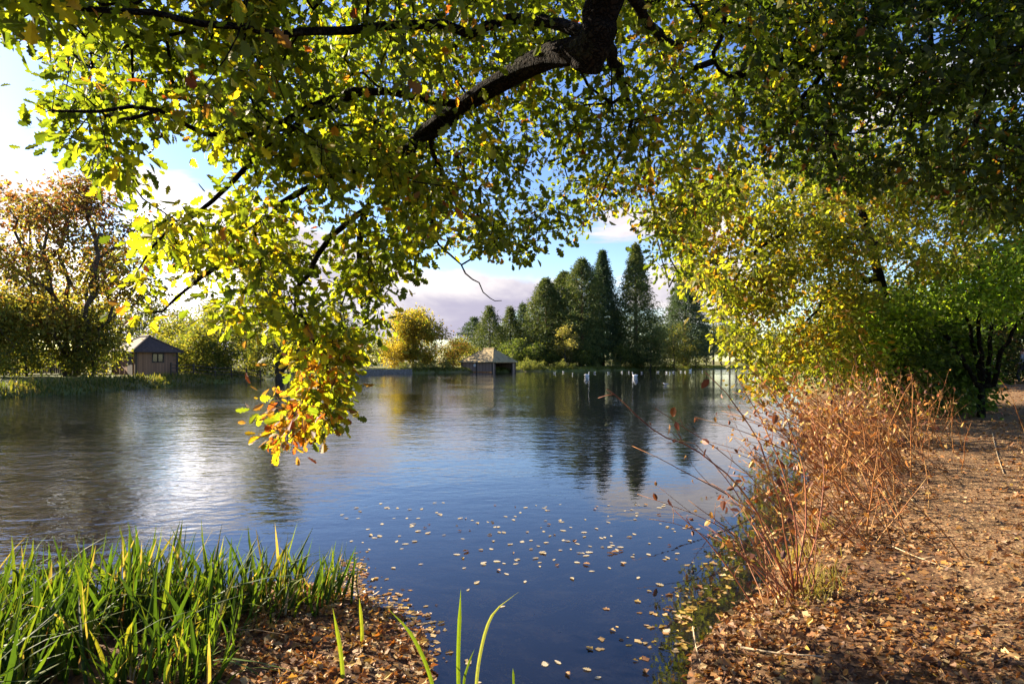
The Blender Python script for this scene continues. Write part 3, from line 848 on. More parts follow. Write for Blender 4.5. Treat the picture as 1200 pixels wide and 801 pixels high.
def sample(poly, n, jit=.16, depth=oak_depth, nscale=1.1, thr=-.25, seed=0.0):
    poly = np.array(poly, float)
    lo, hi = poly.min(0), poly.max(0); out = []
    tot = 0
    while tot < n:
        px = rng.uniform(lo[0], hi[0], 4 * n); py = rng.uniform(lo[1], hi[1], 4 * n)
        k = in_poly(px, py, poly); px, py = px[k], py[k]
        d = depth(px, py) * np.exp(rng.normal(0, jit, len(px)))
        T = np.column_stack((d * (px - HX) / F, d, CZ + d * (HY - py) / F))
        T = T[clump_noise(T, nscale, seed) > thr]
        out.append(T[:n - tot]); tot += len(out[-1])
    return np.vstack(out)

oak = Tree()
OB = np.array((4.6, -3.2, .45))
oak.limb([OB - (0, 0, .4), OB + (-.1, .1, 1.5), OB + (-.4, .5, 3.4)], .62, .48, .3)
oak.limb([OB + (-.4, .5, 3.4), (2.6, -.2, 4.9), (1.25, 2.2, 4.95), P(718, -25, 4.0), P(703, 35, 4.15), P(690, 66, 4.3), P(686, 80, 4.36)], .25, .115, .12)
LIMBS = [
 ([(690, 58, 4.25), (645, 66, 4.6), (595, 90, 4.9), (545, 122, 5.1), (503, 152, 5.3), (462, 188, 5.6), (430, 245, 5.6), (420, 300, 5.4), (424, 360, 5.2)], .105, .014),
 ([(560, 112, 5.05), (520, 150, 5.2), (490, 165, 5.3)], .04, .02),
 ([(690, 40, 4.2), (655, 30, 4.5), (620, 22, 4.7), (575, 30, 4.6), (520, 32, 4.5), (450, 30, 4.2), (380, 38, 3.8), (290, 36, 3.4), (180, 18, 3.0), (90, 8, 2.7), (20, 2, 2.5)], .05, .008),
 ([(545, 122, 5.1), (480, 115, 5.0), (430, 105, 4.6), (360, 125, 4.2), (270, 165, 4.0), (190, 130, 3.5), (120, 130, 3.2), (60, 130, 3.0)], .035, .006),
 ([(430, 105, 4.6), (330, 160, 4.4), (250, 235, 4.3), (200, 270, 4.2), (160, 320, 4.1)], .03, .007),
 ([(462, 188, 5.6), (400, 205, 5.2), (330, 240, 4.8), (280, 290, 4.6), (230, 330, 4.4), (190, 365, 4.3)], .04, .008),
 ([(430, 245, 5.5), (390, 280, 5.1), (360, 320, 4.9), (345, 360, 4.8), (380, 420, 4.8), (372, 470, 4.8), (340, 515, 4.7)], .03, .005),
 ([(503, 152, 5.3), (520, 210, 6.0), (560, 250, 6.5), (600, 285, 6.4)], .03, .006),
 ([(520, 215, 6.0), (505, 270, 5.9), (530, 300, 5.8), (545, 320, 5.8), (560, 332, 5.8), (575, 350, 5.8), (588, 352, 5.8)], .014, .004),
 ([(706, 35, 4.15), (725, 90, 5.2), (740, 140, 6.2), (720, 190, 7.0), (700, 240, 7.4)], .05, .01),
 ([(722, -25, 4.0), (790, 50, 5.6), (850, 10, 6.2), (842, 45, 6.4), (836, 72, 6.5), (856, 92, 6.6), (868, 130, 6.8)], .05, .015),
 ([(836, 72, 6.5), (800, 92, 6.8), (770, 130, 7.2), (760, 200, 7.6), (770, 270, 8.0), (795, 320, 8.2)], .035, .008),
 ([(722, -25, 4.0), (600, -120, 3.6), (400, -160, 3.2), (200, -150, 2.9), (0, -120, 2.6)], .08, .015),
 ([(856, 92, 6.6), (905, 68, 6.9), (950, 60, 7.2), (1000, 40, 7.6)], .05, .02),
]
for pts, r0, r1 in LIMBS: oak.limb([P(*q) for q in pts], r0, r1, .18, .012)
top = [(-60, -60), (1000, -60), (980, 40), (930, 120), (880, 190), (850, 230), (835, 250), (800, 335), (780, 340), (765, 300), (748, 262), (738, 240), (705, 272), (668, 268), (640, 285), (615, 300), (585, 296),
       (560, 280), (528, 302), (500, 300), (478, 292), (470, 240), (380, 200), (300, 170), (262, 200), (235, 172), (205, 146), (160, 150), (148, 205), (128, 215), (90, 190), (52, 160), (40, 130), (60, 95), (28, 60), (-20, 40)]
hang = [(165, 272), (195, 232), (235, 240), (262, 200), (330, 165), (480, 160), (520, 262), (500, 292), (468, 325), (445, 335), (452, 385), (420, 415), (408, 470), (398, 498), (352, 508), (325, 525), (318, 512), (345, 470),
        (338, 425), (348, 380), (300, 388), (260, 370), (200, 378), (160, 370), (148, 352), (154, 310)]
strand = [(362, 400), (420, 395), (394, 455), (384, 485), (355, 500), (330, 522), (325, 512), (350, 470)]
T1 = sample(top, 3050, .17, thr=-.04, nscale=1.5)
T2 = sample(hang, 520, .11, thr=.0, nscale=1.6, seed=4.0)
T3 = np.vstack((sample(strand, 38, .06, thr=-.9), sample([(300, 470), (350, 468), (352, 484), (305, 486)], 5, .03, thr=-.9), sample([(312, 512), (345, 500), (348, 524), (318, 526)], 6, .03, thr=-.9)))
T4 = sample([(-700, -500), (1300, -500), (1200, -60), (-100, -60), (-300, 100), (-600, 0)], 500, .15, thr=-.3)
T5 = sample([(50, 40), (520, 20), (520, 250), (420, 190), (300, 165), (245, 140), (120, 150), (60, 110)], 430, .13, lambda x, y: np.full(len(x), 8.0), .8, -.02, 8.0)  # deeper twigs added behind the crown to cast dappled shade on the right bank
bk = rdir(330) * rng.uniform(.5, 1, (330, 1)) * np.array((4.2, 3.4, 1.6)) + np.array((3.4, -3.4, 6.0))
# keep the sky windows of the canopy open: bare air where no twig reaches
def holes(T, hs):
    px = HX + F * T[:, 0] / T[:, 1]; py = HY - F * (T[:, 2] - CZ) / T[:, 1]
    k = np.ones(len(T), bool)
    for x, y, a, b_ in hs: k &= ((px - x) / a)**2 + ((py - y) / b_)**2 > 1
    return T[k]
T1 = holes(T1, [(650, 92, 16, 14), (665, 100, 12, 10), (590, 145, 14, 12), (525, 165, 16, 14), (265, 8, 14, 10), (40, 165, 22, 30), (195, 190, 50, 34), (345, 112, 18, 10), (232, 196, 26, 22), (730, 255, 18, 14)])
T2 = holes(T2, [(272, 322, 24, 14), (345, 272, 20, 12), (418, 362, 16, 24), (430, 398, 10, 14), (206, 325, 16, 8), (372, 345, 13, 20), (240, 240, 16, 14), (310, 352, 12, 8), (395, 310, 14, 8)])
# the bough itself stays in view: no twigs between it and the lake path side
SH = resample([(722, -25, 4.0), (706, 35, 4.15), (690, 70, 4.3), (645, 66, 4.6), (595, 90, 4.9), (545, 122, 5.1), (503, 152, 5.3)], 12)
def clear(T):
    px = HX + F * T[:, 0] / T[:, 1]; py = HY - F * (T[:, 2] - CZ) / T[:, 1]
    q = (px[:, None] - SH[None, :, 0])**2 + (py[:, None] - SH[None, :, 1])**2
    j = q.argmin(1)
    return T[~((q.min(1) < np.interp(SH[j, 2], [4, 5.3], [44, 20])**2) & (T[:, 1] < SH[j, 2] + .25))]
for LL in LIMBS[:7]:
    SH = resample(LL[0], 10); nb = clear(T1)
    keep = rng.uniform(0, 1, len(T1)) < .5
    T1 = np.unique(np.vstack((nb, T1[keep])), axis=0)
SH = resample([(718, -25, 4.0), (703, 35, 4.15), (690, 66, 4.3), (645, 66, 4.6), (595, 90, 4.9), (545, 122, 5.1), (503, 152, 5.3)], 12)
T1 = clear(T1); T1 = T1[rng.uniform(0, 1, len(T1)) < np.clip((T1[:, 1] / 5.2)**1.1, .4, 1)]
TA = np.vstack((T1, T2, T3, T4, T5, bk))
dA = oak.grow(TA, .16, -.12, tip=.0032, lat=.16)
def oak_col(c, n):
    px = HX + F * c[:, 0] / np.maximum(.5, c[:, 1]); py = HY - F * (c[:, 2] - CZ) / np.maximum(.5, c[:, 1])
    k = clump_noise(c, .9, 9.0) + .35 * clump_noise(c, 2.7, 2.0)
    left = np.clip((560 - px) / 380, 0, 1) * np.clip((py - 120) / 150, 0, 1)
    y = rng.uniform(0, 1, n) < np.clip(.20 + .45 * left + .55 * k, .04, .85)
    out = np.where(y[:, None], pick([(.22, .20, .015), (.27, .21, .018), (.18, .19, .018), (.30, .19, .02)], n, [4, 3, 4, 1]), pick([(.07, .085, .012), (.12, .13, .016), (.09, .105, .014), (.05, .065, .011)], n, [3, 3, 3, 2.5]))
    br = rng.uniform(0, 1, n) < np.where(k > .42, .28, .02) + .8 * ((py > 470) & (px < 358)) + .12 * ((py > 400) & (px > 330) & (px < 480)) 
    return np.where(br[:, None], pick([ORG, BRN, GLD, RED], n, [3, 3, 2, 1.2]), out)
per = 12
o = thing('oak_tree', 'great oak with yellowing lobed leaves whose boughs hang over the water overhead', 'tree', OB)
V, Fc = oak.mesh(); build('trunk', V - OB, Fc, M['bark'], o, smooth=True)
V, Fc, C = scatter(TA, dA, per, .085, .086, oak_col, 'oak', droop=.5, up=.45)
build('crown', V - OB, Fc, M['leaf'], o, col=C)

# ------------------------------------------------------------------ dark tree leaning in from the upper right
dk = Tree(); DB = np.array((8.8, 5.6, .5))
dk.limb([DB - (0, 0, .3), DB + (-.1, .1, 2), DB + (-.9, .9, 4.6), (6.3, 7.3, 6.6)], .34, .2, .3)
for pts, r0, r1 in [([(1080, -90, 8.2), (1000, -30, 7.8), (985, 22, 7.5), (966, 84, 7.2), (944, 112, 7.0), (922, 142, 6.8)], .10, .02),
                    ([(985, 30, 7.5), (978, 85, 7.4), (968, 125, 7.3), (972, 165, 7.3), (980, 195, 7.3), (994, 226, 7.4)], .06, .012),
                    ([(966, 84, 7.2), (930, 72, 7.2), (905, 82, 7.1), (888, 98, 7.0)], .05, .015),
                    ([(1080, -90, 8.2), (1090, 60, 8.0), (1065, 150, 8.2), (1055, 190, 8.4)], .05, .012),
                    ([(1180, -60, 7.5), (1160, 90, 7.4), (1120, 200, 7.8)], .06, .015)]:
    dk.limb([P(*q) for q in pts], r0, r1, .2, .012)
D1 = sample([(870, -80), (1330, -80), (1330, 262), (1160, 255), (1080, 225), (1010, 215), (930, 205), (880, 150)], 1900, .15, lambda x, y: 7.6 + (x - 900) * .0005 + y * .002, 1.3, -.1)
D1 = holes(D1, [(1035, 130, 16, 14), (1010, 150, 14, 14), (930, 105, 12, 10), (1075, 155, 16, 8), (1000, 165, 10, 8)])
D2 = rdir(500) * rng.uniform(.5, 1, (500, 1)) * np.array((3.6, 3.6, 1.8)) + np.array((9, 6, 6.8))
TD = np.vstack((D1, D2)); dd = dk.grow(TD, .2, -.05, tip=.0042, lat=.16)
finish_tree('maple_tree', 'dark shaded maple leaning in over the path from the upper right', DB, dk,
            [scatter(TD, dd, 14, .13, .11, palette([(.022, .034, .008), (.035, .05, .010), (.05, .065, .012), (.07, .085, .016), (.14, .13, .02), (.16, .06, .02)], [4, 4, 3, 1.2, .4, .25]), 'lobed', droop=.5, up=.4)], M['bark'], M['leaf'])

# ------------------------------------------------------------------ sunlit tree hanging over the right shore
lt = Tree(); LB = np.array((12.0, 19.6, hz(12.0, 19.6)))
lt.limb([LB - (0, 0, .3), LB + (-.15, -.3, 1.6), LB + (-.5, -.8, 3.4), P(1010, 250, 18.4)], .18, .12, .3)
for pts, r0, r1 in [([(1015, 330, 13), (1000, 318, 12.8), (975, 335, 12.5), (955, 365, 12), (925, 400, 11.5)], .07, .012),
                    ([(1030, 285, 13.2), (1060, 285, 13.4), (1095, 296, 13.6)], .06, .02),
                    ([(1010, 280, 13), (940, 270, 12), (890, 290, 11.2), (860, 330, 11), (850, 380, 10.8)], .07, .012),
                    ([(1010, 250, 13), (1000, 200, 12.5), (940, 190, 11.5), (870, 210, 10.8)], .06, .012)]:
    lt.limb([P(q[0], q[1], q[2] * 1.415) for q in pts], r0 * 1.3, r1 * 1.2, .35, .02)
ldep = lambda x, y: 15.4 + np.clip((x - 830) * .014, -.6, 4)
L1 = sample([(772, 225), (830, 205), (900, 185), (1000, 200), (1100, 225), (1200, 235), (1280, 300), (1100, 330), (1030, 345), (1012, 390), (990, 440), (935, 452), (905, 478), (872, 452), (862, 415), (845, 395), (838, 350), (805, 330), (785, 285)], 1500, .11, ldep, .75, .0, 3.0)
L1 = holes(L1, [(1040, 322, 26, 20), (1020, 340, 16, 16), (845, 262, 12, 16), (868, 380, 7, 14), (1055, 300, 14, 8)])
L2 = rdir(350) * rng.uniform(.4, 1, (350, 1)) * np.array((4.2, 4.0, 2.0)) + np.array((12.2, 20.5, 8.2))
L3 = sample([(965, 330), (1030, 340), (1030, 440), (975, 470)], 120, .06, lambda x, y: np.full(len(x), 17.0), .9, -.3)
TL = np.vstack((L1, L2, L3)); dl = lt.grow(TL, .32, -.1, tip=.0042, lat=.16)
finish_tree('lime_tree', 'sunlit yellow green tree hanging over the right shore above the thicket', LB, lt,
            [scatter(TL, dl, 22, .2, .155, palette([(.13, .13, .02), (.17, .155, .022), (.085, .095, .016), (.22, .17, .025), (.24, .12, .02)], [4, 4, 3, 1.6, .4], .7), 'lobed', droop=.6, up=.4)], M['bark'], M['leaf'])

# ------------------------------------------------------------------ many stemmed bush trees at the right edge
for nm, lab, bx, Y, polys, ncl, pal, stemsp in (
  ('hazel_tree', 'bright green spreading hazel with several dark stems beside the path', 1150, 17.5,
   [[(1000, 375), (1040, 345), (1110, 300), (1200, 272), (1330, 270), (1330, 400), (1200, 388), (1130, 372), (1080, 385), (1050, 432), (985, 442), (960, 430)]], 800,
   palette([(.13, .18, .025), (.10, .15, .02), (.19, .21, .03), (.07, .10, .016)], [4, 4, 2, 2], .5),
   [[(1150, 452), (1142, 410), (1132, 370), (1110, 330)], [(1158, 452), (1160, 400), (1165, 350), (1180, 310)], [(1146, 452), (1118, 405), (1085, 372), (1040, 365)], [(1164, 452), (1180, 400), (1215, 350), (1260, 320)], [(1152, 452), (1148, 390), (1150, 330), (1140, 290)]]),
  ('holly_tree', 'dark glossy evergreen bush at the foot of the hazel', 1085, 19,
   [[(1020, 440), (1050, 395), (1100, 372), (1150, 385), (1150, 478), (1140, 482), (1080, 482), (1030, 475)]], 700,
   palette([(.03, .05, .016), (.05, .075, .02), (.08, .09, .02)], [4, 4, 1]),
   [[(1085, 455), (1080, 420), (1070, 395)], [(1090, 455), (1110, 420), (1150, 400)], [(1088, 455), (1120, 440), (1160, 420)]])):
    base = np.array(gp(bx, Y)); t = Tree()
    t.limb([base - (0, 0, .4), base + (0, 0, .12)], .12, .11, .2)
    for st in stemsp: t.limb([P(x, y, Y + rng.uniform(-1.2, 1.2) * i / 3) for i, (x, y) in enumerate(st)], .07, .02, .3, .02)
    TT = np.vstack([sample(p_, ncl, .07, lambda x, y: np.full(len(x), Y * 1.0), .8, -.2, 6.0) for p_ in polys])
    d = t.grow(TT, .3, .08, tip=.003, lat=.14)
    finish_tree(nm, lab, base, t, [scatter(TT, d, 24, .28, .14, pal, 'oval', droop=.35, up=.5, flat=.45)], M['bark'], M['leaf'])
# undergrowth further along the path, behind the walker
dkg = palette([(.022, .034, .012), (.04, .055, .016), (.07, .07, .02), BRN], [4, 3, 1, .5])
for px, Y, H, W, lab in ((1120, 33, 5.5, 9, 'dark bush at the far end of the path behind the hazel'), (1205, 36, 6.5, 9, 'dark tall bush behind the walking person'), (1050, 30, 5.5, 8, 'dull green bush on the shore beyond the thicket'), (1163, 31.5, 5.5, 6, 'dark bush standing between the hazel and the walking person'), (1290, 34, 7, 9, 'dense dark bush past the right edge of the path'), (985, 33, 6, 8, 'shore bush glimpsed through the yellow green tree')):
    b = gp(px, Y); broadleaf('path_bush', lab, b, H, W, dkg, .2, 340, 26, .4, 14, .02, minr=.006, cat='bush', leafm=M['far_leaf'])

# ------------------------------------------------------------------ thickets of dead stems on the right bank
def stems_shrub(name, label, base, n, H, lean, spread, matl, leafpal, nleaf, rad=.006, hand=(), twigs=2, group=None):
    base = np.array(base, float); o = thing(name, label, 'shrub', base, group)
    mb = MB(); tips = []
    for i in range(n):
        f = base + np.array((rng.normal(0, spread * .5), rng.normal(0, spread * .5), 0)); f[2] = hz(f[0], f[1]) - .05
        L = H * rng.uniform(.55, 1.12)
        dv = np.array((rng.normal(lean[0], .34), rng.normal(lean[1], .34), 1.0)); dv /= np.linalg.norm(dv)
        bend = np.array((dv[0], dv[1], -.35)) * rng.uniform(.1, .5)
        ts = np.linspace(0, 1, 7)[:, None]
        q = f + dv * L * ts + bend * L * ts**2.2 + np.cumsum(rng.normal(0, .008, (7, 3)), 0) * L
        r0 = rad * rng.uniform(.6, 1.3)
        mb.tube(q, np.linspace(r0, r0 * .3, 7), 4)
        tips += [q[-1], q[-2], q[-3]]
        for k in range(rng.integers(0, twigs + 1)):
            j = rng.integers(2, 6); e = q[j] + (dv * .6 + rng.normal(0, .45, 3)) * L * .22
            mb.tube([q[j], (q[j] + e) / 2 + rng.normal(0, .01, 3), e], [r0 * .5, r0 * .4, r0 * .2], 3)
            tips.append(e)
    for pts, r0 in hand:
        q = resample([P(*t) for t in pts], .12); q[1:] += rng.normal(0, .004, (len(q) - 1, 3))
        mb.tube(q, np.linspace(r0, r0 * .35, len(q)), 5)
        tips += list(q[len(q) // 2:])
        for k in range(5):
            j = rng.integers(len(q) // 3, len(q) - 1); e = q[j] + (q[-1] - q[0]) / np.linalg.norm(q[-1] - q[0]) * .12 + rng.normal(0, .11, 3)
            mb.tube([q[j], (q[j] + e) / 2 + rng.normal(0, .012, 3), e], [r0 * .4, r0 * .3, r0 * .15], 3); tips.append(e)
    mb.build('stems', matl, o, loc=base, smooth=True)
    tips = np.array(tips)
    T = tips[rng.integers(0, len(tips), nleaf)] + rng.normal(0, .03, (nleaf, 3))
    D = rng.normal(0, .6, (nleaf, 3)); D[:, 2] -= .9
    V, Fc, C = leaves(T, D, rdir(nleaf), rng.uniform(.03, .095, nleaf), pick(leafpal, nleaf) * rng.uniform(.7, 1.3, (nleaf, 1)), 'oval', .5, .6)
    build('dry_leaves', V - base, Fc, M['litter'], o, col=C)
    return o
DRY = [(.34, .14, .03), (.40, .22, .05), (.20, .065, .025), (.40, .26, .08), (.13, .05, .025)]
REDD = [(.16, .05, .025), (.22, .08, .03), (.12, .04, .02), (.30, .15, .05)]
fb = gp(930, 4.75)
stems_shrub('red_stemmed_shrub', 'clump of bare red brown stems arching out over the water from the near bank', (fb[0], fb[1], hz(fb[0], fb[1])), 24, 1.0, (-.22, .15), .26, M['dark_stem'], REDD, 46, .0062,
  hand=[([(925, 690, 4.7), (880, 590, 4.6), (820, 530, 4.5), (765, 503, 4.5), (730, 470, 4.5), (712, 455, 4.5)], .009),
        ([(930, 690, 4.75), (915, 600, 4.7), (890, 520, 4.6), (850, 460, 4.6), (826, 436, 4.6)], .009),
        ([(935, 690, 4.75), (930, 600, 4.8), (905, 520, 4.9), (880, 470, 5.0), (862, 440, 5.0)], .008),
        ([(928, 685, 4.7), (890, 620, 4.5), (850, 560, 4.4), (815, 520, 4.35), (780, 520, 4.3)], .006),
        ([(932, 690, 4.75), (945, 600, 4.9), (935, 530, 5.0), (905, 460, 5.1), (850, 410, 5.2), (835, 398, 5.2)], .008),
        ([(938, 690, 4.75), (960, 610, 5.0), (965, 540, 5.2), (950, 480, 5.4)], .007),
        ([(915, 600, 4.7), (860, 540, 4.6), (800, 500, 4.6), (768, 478, 4.6)], .005)])
for i, (px, Y, n, H, ln, lab) in enumerate((
    (985, 6.3, 40, 1.15, (-.6, .1), 'thin tan stems bent over the bank just behind the red brown clump'),
    (1015, 7.8, 46, 1.7, (-.62, .0), 'dense orange brown stem thicket in the middle of the right bank'),
    (1045, 9.4, 58, 1.9, (-.62, .0), 'taller orange stem thicket beside the bend of the path'),
    (1000, 10.2, 58, 1.85, (-.5, -.1), 'ochre stem thicket with yellow leaves at the water edge'),
    (1075, 12.0, 75, 1.85, (-.5, -.1), 'brown stem thicket under the bright green hazel'),
    (990, 13.0, 75, 1.95, (-.45, -.1), 'far thicket of russet stems below the hanging yellow green tree'))):
    stems_shrub('stem_thicket', lab, gp(px, Y), n, H, ln, .75 + .05 * i, M['stem'], DRY if i != 3 else DRY + [YEL, GLD], 170 + 80 * i, .0085, twigs=4, group='thickets of dead stems on the right bank')

# ------------------------------------------------------------------ reeds and iris blades on the near left bank
def blades(bases, L, lean, w, cols, bend=.5):
    n = len(bases); seg = 6
    az = rng.uniform(0, 2 * math.pi, n)
    side = np.column_stack((np.cos(az), np.sin(az), np.zeros(n)))
    ln = np.column_stack((rng.normal(lean[0], .24, n), rng.normal(lean[1], .24, n), np.ones(n))); ln /= np.linalg.norm(ln, axis=1, keepdims=True)
    bd = np.column_stack((rng.normal(lean[0], .6, n), rng.normal(lean[1], .6, n), np.full(n, -.45))) * (bend * rng.uniform(0, 1, n)**2.2)[:, None]
    t = np.linspace(0, 1, seg)
    c = bases[:, None] + L[:, None, None] * (ln[:, None] * t[None, :, None] + bd[:, None] * (t**2.5)[None, :, None])
    wd = np.array((.75, 1, 1, .9, .6, .03)) * .5
    off = side[:, None] * (w[:, None] * wd[None])[:, :, None]
    mid = np.cross(ln, side)[:, None] * (w[:, None] * wd[None] * .35)[:, :, None]
    V = np.stack((c - off, c + mid, c + off), axis=2).reshape(n, seg * 3, 3)
    f = []
    for k in range(seg - 1):
        a = k * 3
        f += [a, a + 1, a + 4, a + 3, a + 1, a + 2, a + 5, a + 4]
    loops = (np.arange(n)[:, None] * seg * 3 + np.array(f)[None]).ravel()
    return V.reshape(-1, 3), (loops, np.full(n * (seg - 1) * 2, 4)), np.repeat(cols, (seg - 1) * 2, axis=0)
RG = [(.055, .10, .014), (.08, .125, .016), (.13, .165, .02), (.035, .065, .012), (.20, .19, .03), (.30, .22, .09)]
RW = [4, 4, 2.5, 4, 1, 1]
def bed(n):
    pts = []
    while len(pts) < n:
        x = rng.uniform(-6.2, -1.72); y = rng.uniform(2.4, 5.15)
        front = 5.15 - .25 * abs(math.sin(x * 2.1)) - (.9 if x < -4.2 else 0) * min(1, (-4.2 - x))
        lim = np.interp(x, [-6.2, -2.7, -2.15, -1.72], [2.2, 2.4, 3.8, 4.5])
        if lim < y < front and mnoise.noise(Vector((x * 1.8, y * 1.8, 0))) > -.3: pts.append((x, y, 0))
    p_ = np.array(pts); p_[:, 2] = ground_h(p_[:, 0], p_[:, 1]) - .06
    return p_
bp = bed(3400)
Lb = rng.uniform(.30, .80, len(bp))
V, Fc, C = blades(bp, Lb, (.08, .02), rng.uniform(.016, .042, len(bp)), pick(RG, len(bp), RW) * rng.uniform(.6, 1.25, (len(bp), 1)), 1.0)
tag(build('reeds', V, Fc, M['blade'], col=C), 'dense bed of green reed blades filling the lower left bank', 'reeds', kind='stuff')
q = bed(1500); q[:, 2] += .03
V, Fc, C = blades(q, rng.uniform(.12, .4, len(q)), (.15, .0), rng.uniform(.012, .026, len(q)), pick([(.26, .19, .08), (.18, .11, .04), (.32, .25, .13), (.12, .075, .03)], len(q)), 1.3)
tag(build('dead_reeds', V, Fc, M['litter'], col=C), 'brown dead thatch at the foot of the reed bed', 'reeds', kind='stuff')
def clump(name, label, x, y, n, L0, L1, rad, lean, cols=RG, w=RW, bend=.6, group=None):
    b = np.array((x, y, hz(x, y)))
    q = b + np.column_stack((rng.normal(0, rad, n), rng.normal(0, rad, n), np.full(n, -.05)))
    o = thing(name, label, 'plant', b, group)
    V, Fc, C = blades(q, rng.uniform(L0, L1, n), lean, rng.uniform(.015, .028, n), pick(cols, n, w), bend)
    build('blades', V - b, Fc, M['blade'], o, col=C)
clump('reed_clump', 'bright reed clump at the water end of the reed bed', -1.55, 5.0, 70, .35, .62, .14, (.12, 0))
clump('reed_clump', 'arching yellow green clump at the front of the reed bed', -1.95, 3.65, 60, .3, .55, .12, (.2, -.1), bend=1.1)
clump('reed_clump', 'dark clump in the front left corner of the reed bed', -2.9, 3.3, 60, .3, .5, .15, (.1, -.1))
def single(name, label, px, Y, specs):
    b = np.array(gp(px, Y)); o = thing(name, label, 'plant', b)
    for pts, w, c in specs:
        q = resample([P(*t) for t in pts], .05); n = len(q)
        wd = w * np.clip(np.minimum(1, .75 + np.linspace(0, 1, n)), 0, 1) * np.clip((1 - np.linspace(0, 1, n)) * 4, .04, 1) * .5
        s_ = np.array((.94, .34, 0)); mid = np.array((-.34, .94, 0))
        V = np.stack((q - s_ * wd[:, None], q + mid * wd[:, None] * .3, q + s_ * wd[:, None]), 1).reshape(-1, 3) - b
        Fc = []
        for k in range(n - 1): Fc += [(k * 3, k * 3 + 1, k * 3 + 4, k * 3 + 3), (k * 3 + 1, k * 3 + 2, k * 3 + 5, k * 3 + 4)]
        build('blade', V, Fc, M['blade'], o, col=np.tile(np.array(c), (len(Fc), 1)))
G1, G2 = (.13, .18, .02), (.09, .13, .016)
single('iris_plant', 'upright and drooping iris blades at the bottom centre by the water', 545, 3.3, [([(538, 830, 3.3), (537, 770, 3.3), (540, 690, 3.3)], .022, G1), ([(541, 830, 3.3), (545, 790, 3.3), (556, 760, 3.32)], .016, G2), ([(556, 830, 3.35), (562, 770, 3.4), (577, 720, 3.45), (608, 693, 3.5)], .02, (.24, .25, .09)), ([(600, 830, 3.4), (602, 800, 3.4), (601, 782, 3.4)], .014, G2)])
single('iris_plant', 'single curved green blade left of the upright iris blades', 505, 3.5, [([(514, 830, 3.5), (500, 780, 3.5), (480, 740, 3.5), (454, 712, 3.5)], .022, G1)])
single('iris_plant', 'two pale green blades standing in the fallen leaves', 405, 3.7, [([(404, 840, 3.7), (400, 770, 3.7), (390, 712, 3.7)], .024, (.17, .21, .03)), ([(424, 765, 4.2), (424, 735, 4.2), (421, 700, 4.2)], .022, (.2, .22, .03))])

# ------------------------------------------------------------------ fallen leaves
LIT = [(.36, .19, .065), (.42, .27, .11), (.27, .12, .04), (.50, .36, .17), (.15, .07, .03), (.40, .17, .035), (.48, .32, .07)]
LW = [4, 2.4, 5, 1.1, 6, 1.2, .7]
def litter(name, label, n, xf, size, cat='fallen leaves', lift=.02, tilt=.75, kind='lobed', w=LW):
    x, y = xf(n); n = len(x)
    p_ = np.column_stack((x, y, np.maximum(ground_h(x, y), .0) + lift * rng.uniform(.3, 1.6, n)))
    D = np.column_stack((rng.normal(size=(n, 2)), rng.normal(0, tilt * .5, n)))
    N = np.column_stack((rng.normal(0, tilt, (n, 2)), np.ones(n)))
    V, Fc, C = leaves(p_, D, N, size * rng.uniform(.3, 1.3, n), np.clip(pick(LIT, n, w) * rng.uniform(.4, 1.15, (n, 1)), 0, 1), kind, .6, .5)
    V[:, 2] = np.maximum(V[:, 2], np.maximum(ground_h(V[:, 0], V[:, 1]), 0) + .003)
    return tag(build(name, V, Fc, M['litter'], col=C), label, cat, kind='stuff')
def right_bank(n):
    y = 2.0 + 14 * rng.uniform(0, 1, 3 * n)**1.7; x = rng.uniform(.5, 1.0, 3 * n) + y * rng.uniform(.1, 1.15, 3 * n)
    s_ = shore_dist(x, y); pd = np.abs(x - np.interp(y, pc[:, 1], pc[:, 0]))
    dr = sines(x, y, 1.9, .7) + .7 * sines(x, y, 5.3, 2.2)
    k = (s_ > -.02) & (rng.uniform(0, 1, 3 * n) < np.clip(.45 + .5 * dr + .3 * (pd > 1.0), .06, 1))
    return x[k][:n], y[k][:n]
litter('leaf_litter', 'brown and tan oak leaves strewn over the right bank', 23000, right_bank, .062)
litter('leaf_litter', 'small broken leaf fragments covering the path', 17000, right_bank, .036, kind='oval')
def right_far(n):
    y = rng.uniform(9, 34, 3 * n); x = y * rng.uniform(.45, 1.0, 3 * n); k = shore_dist(x, y) > .1
    return x[k][:n], y[k][:n]
litter('leaf_litter', 'drift of dry leaves along the far stretch of the path', 7000, right_far, .09, kind='rhomb')
def left_bank(n):
    y = rng.uniform(2.4, 5.5, 6 * n); x = rng.uniform(-2.4, -.3, 6 * n); s_ = shore_dist(x, y)
    k = (s_ > -.02) & (s_ < 1.6)
    return x[k][:n], y[k][:n]
litter('leaf_litter', 'matted orange leaves on the mud beside the reeds', 4200, left_bank, .065, w=[4, 3, 3, 2, 2, 2.5, 2])
def mat_edge(n):
    t = rng.uniform(0, 1, n); cx = np.interp(t, [0, .3, .6, 1], [-.55, -.85, -1.4, -1.62]); cyy = np.interp(t, [0, .3, .6, 1], [4.1, 4.85, 5.3, 6.1])
    return cx + rng.normal(0, .09, n), cyy + rng.normal(0, .14, n)
litter('leaf_litter', 'pale leaves floating in a strip off the end of the reed bed', 520, mat_edge, .06, tilt=.12, lift=.004, w=[3, 4, 1, 4, 1, 1, 2])
def shallows(n):
    t = rng.uniform(0, 1, n); cx = np.interp(t, [0, .5, 1], [.95, 1.8, 3.3]); cyy = np.interp(t, [0, .5, 1], [3.9, 5.2, 7.2])
    q = np.abs(rng.normal(0, .28, n))
    return cx - q * .8, cyy + q * .5
litter('leaf_litter', 'yellow leaves floating against the right bank', 170, shallows, .07, tilt=.12, lift=.004, w=[2, 4, 1, 4, .5, .6, 5])

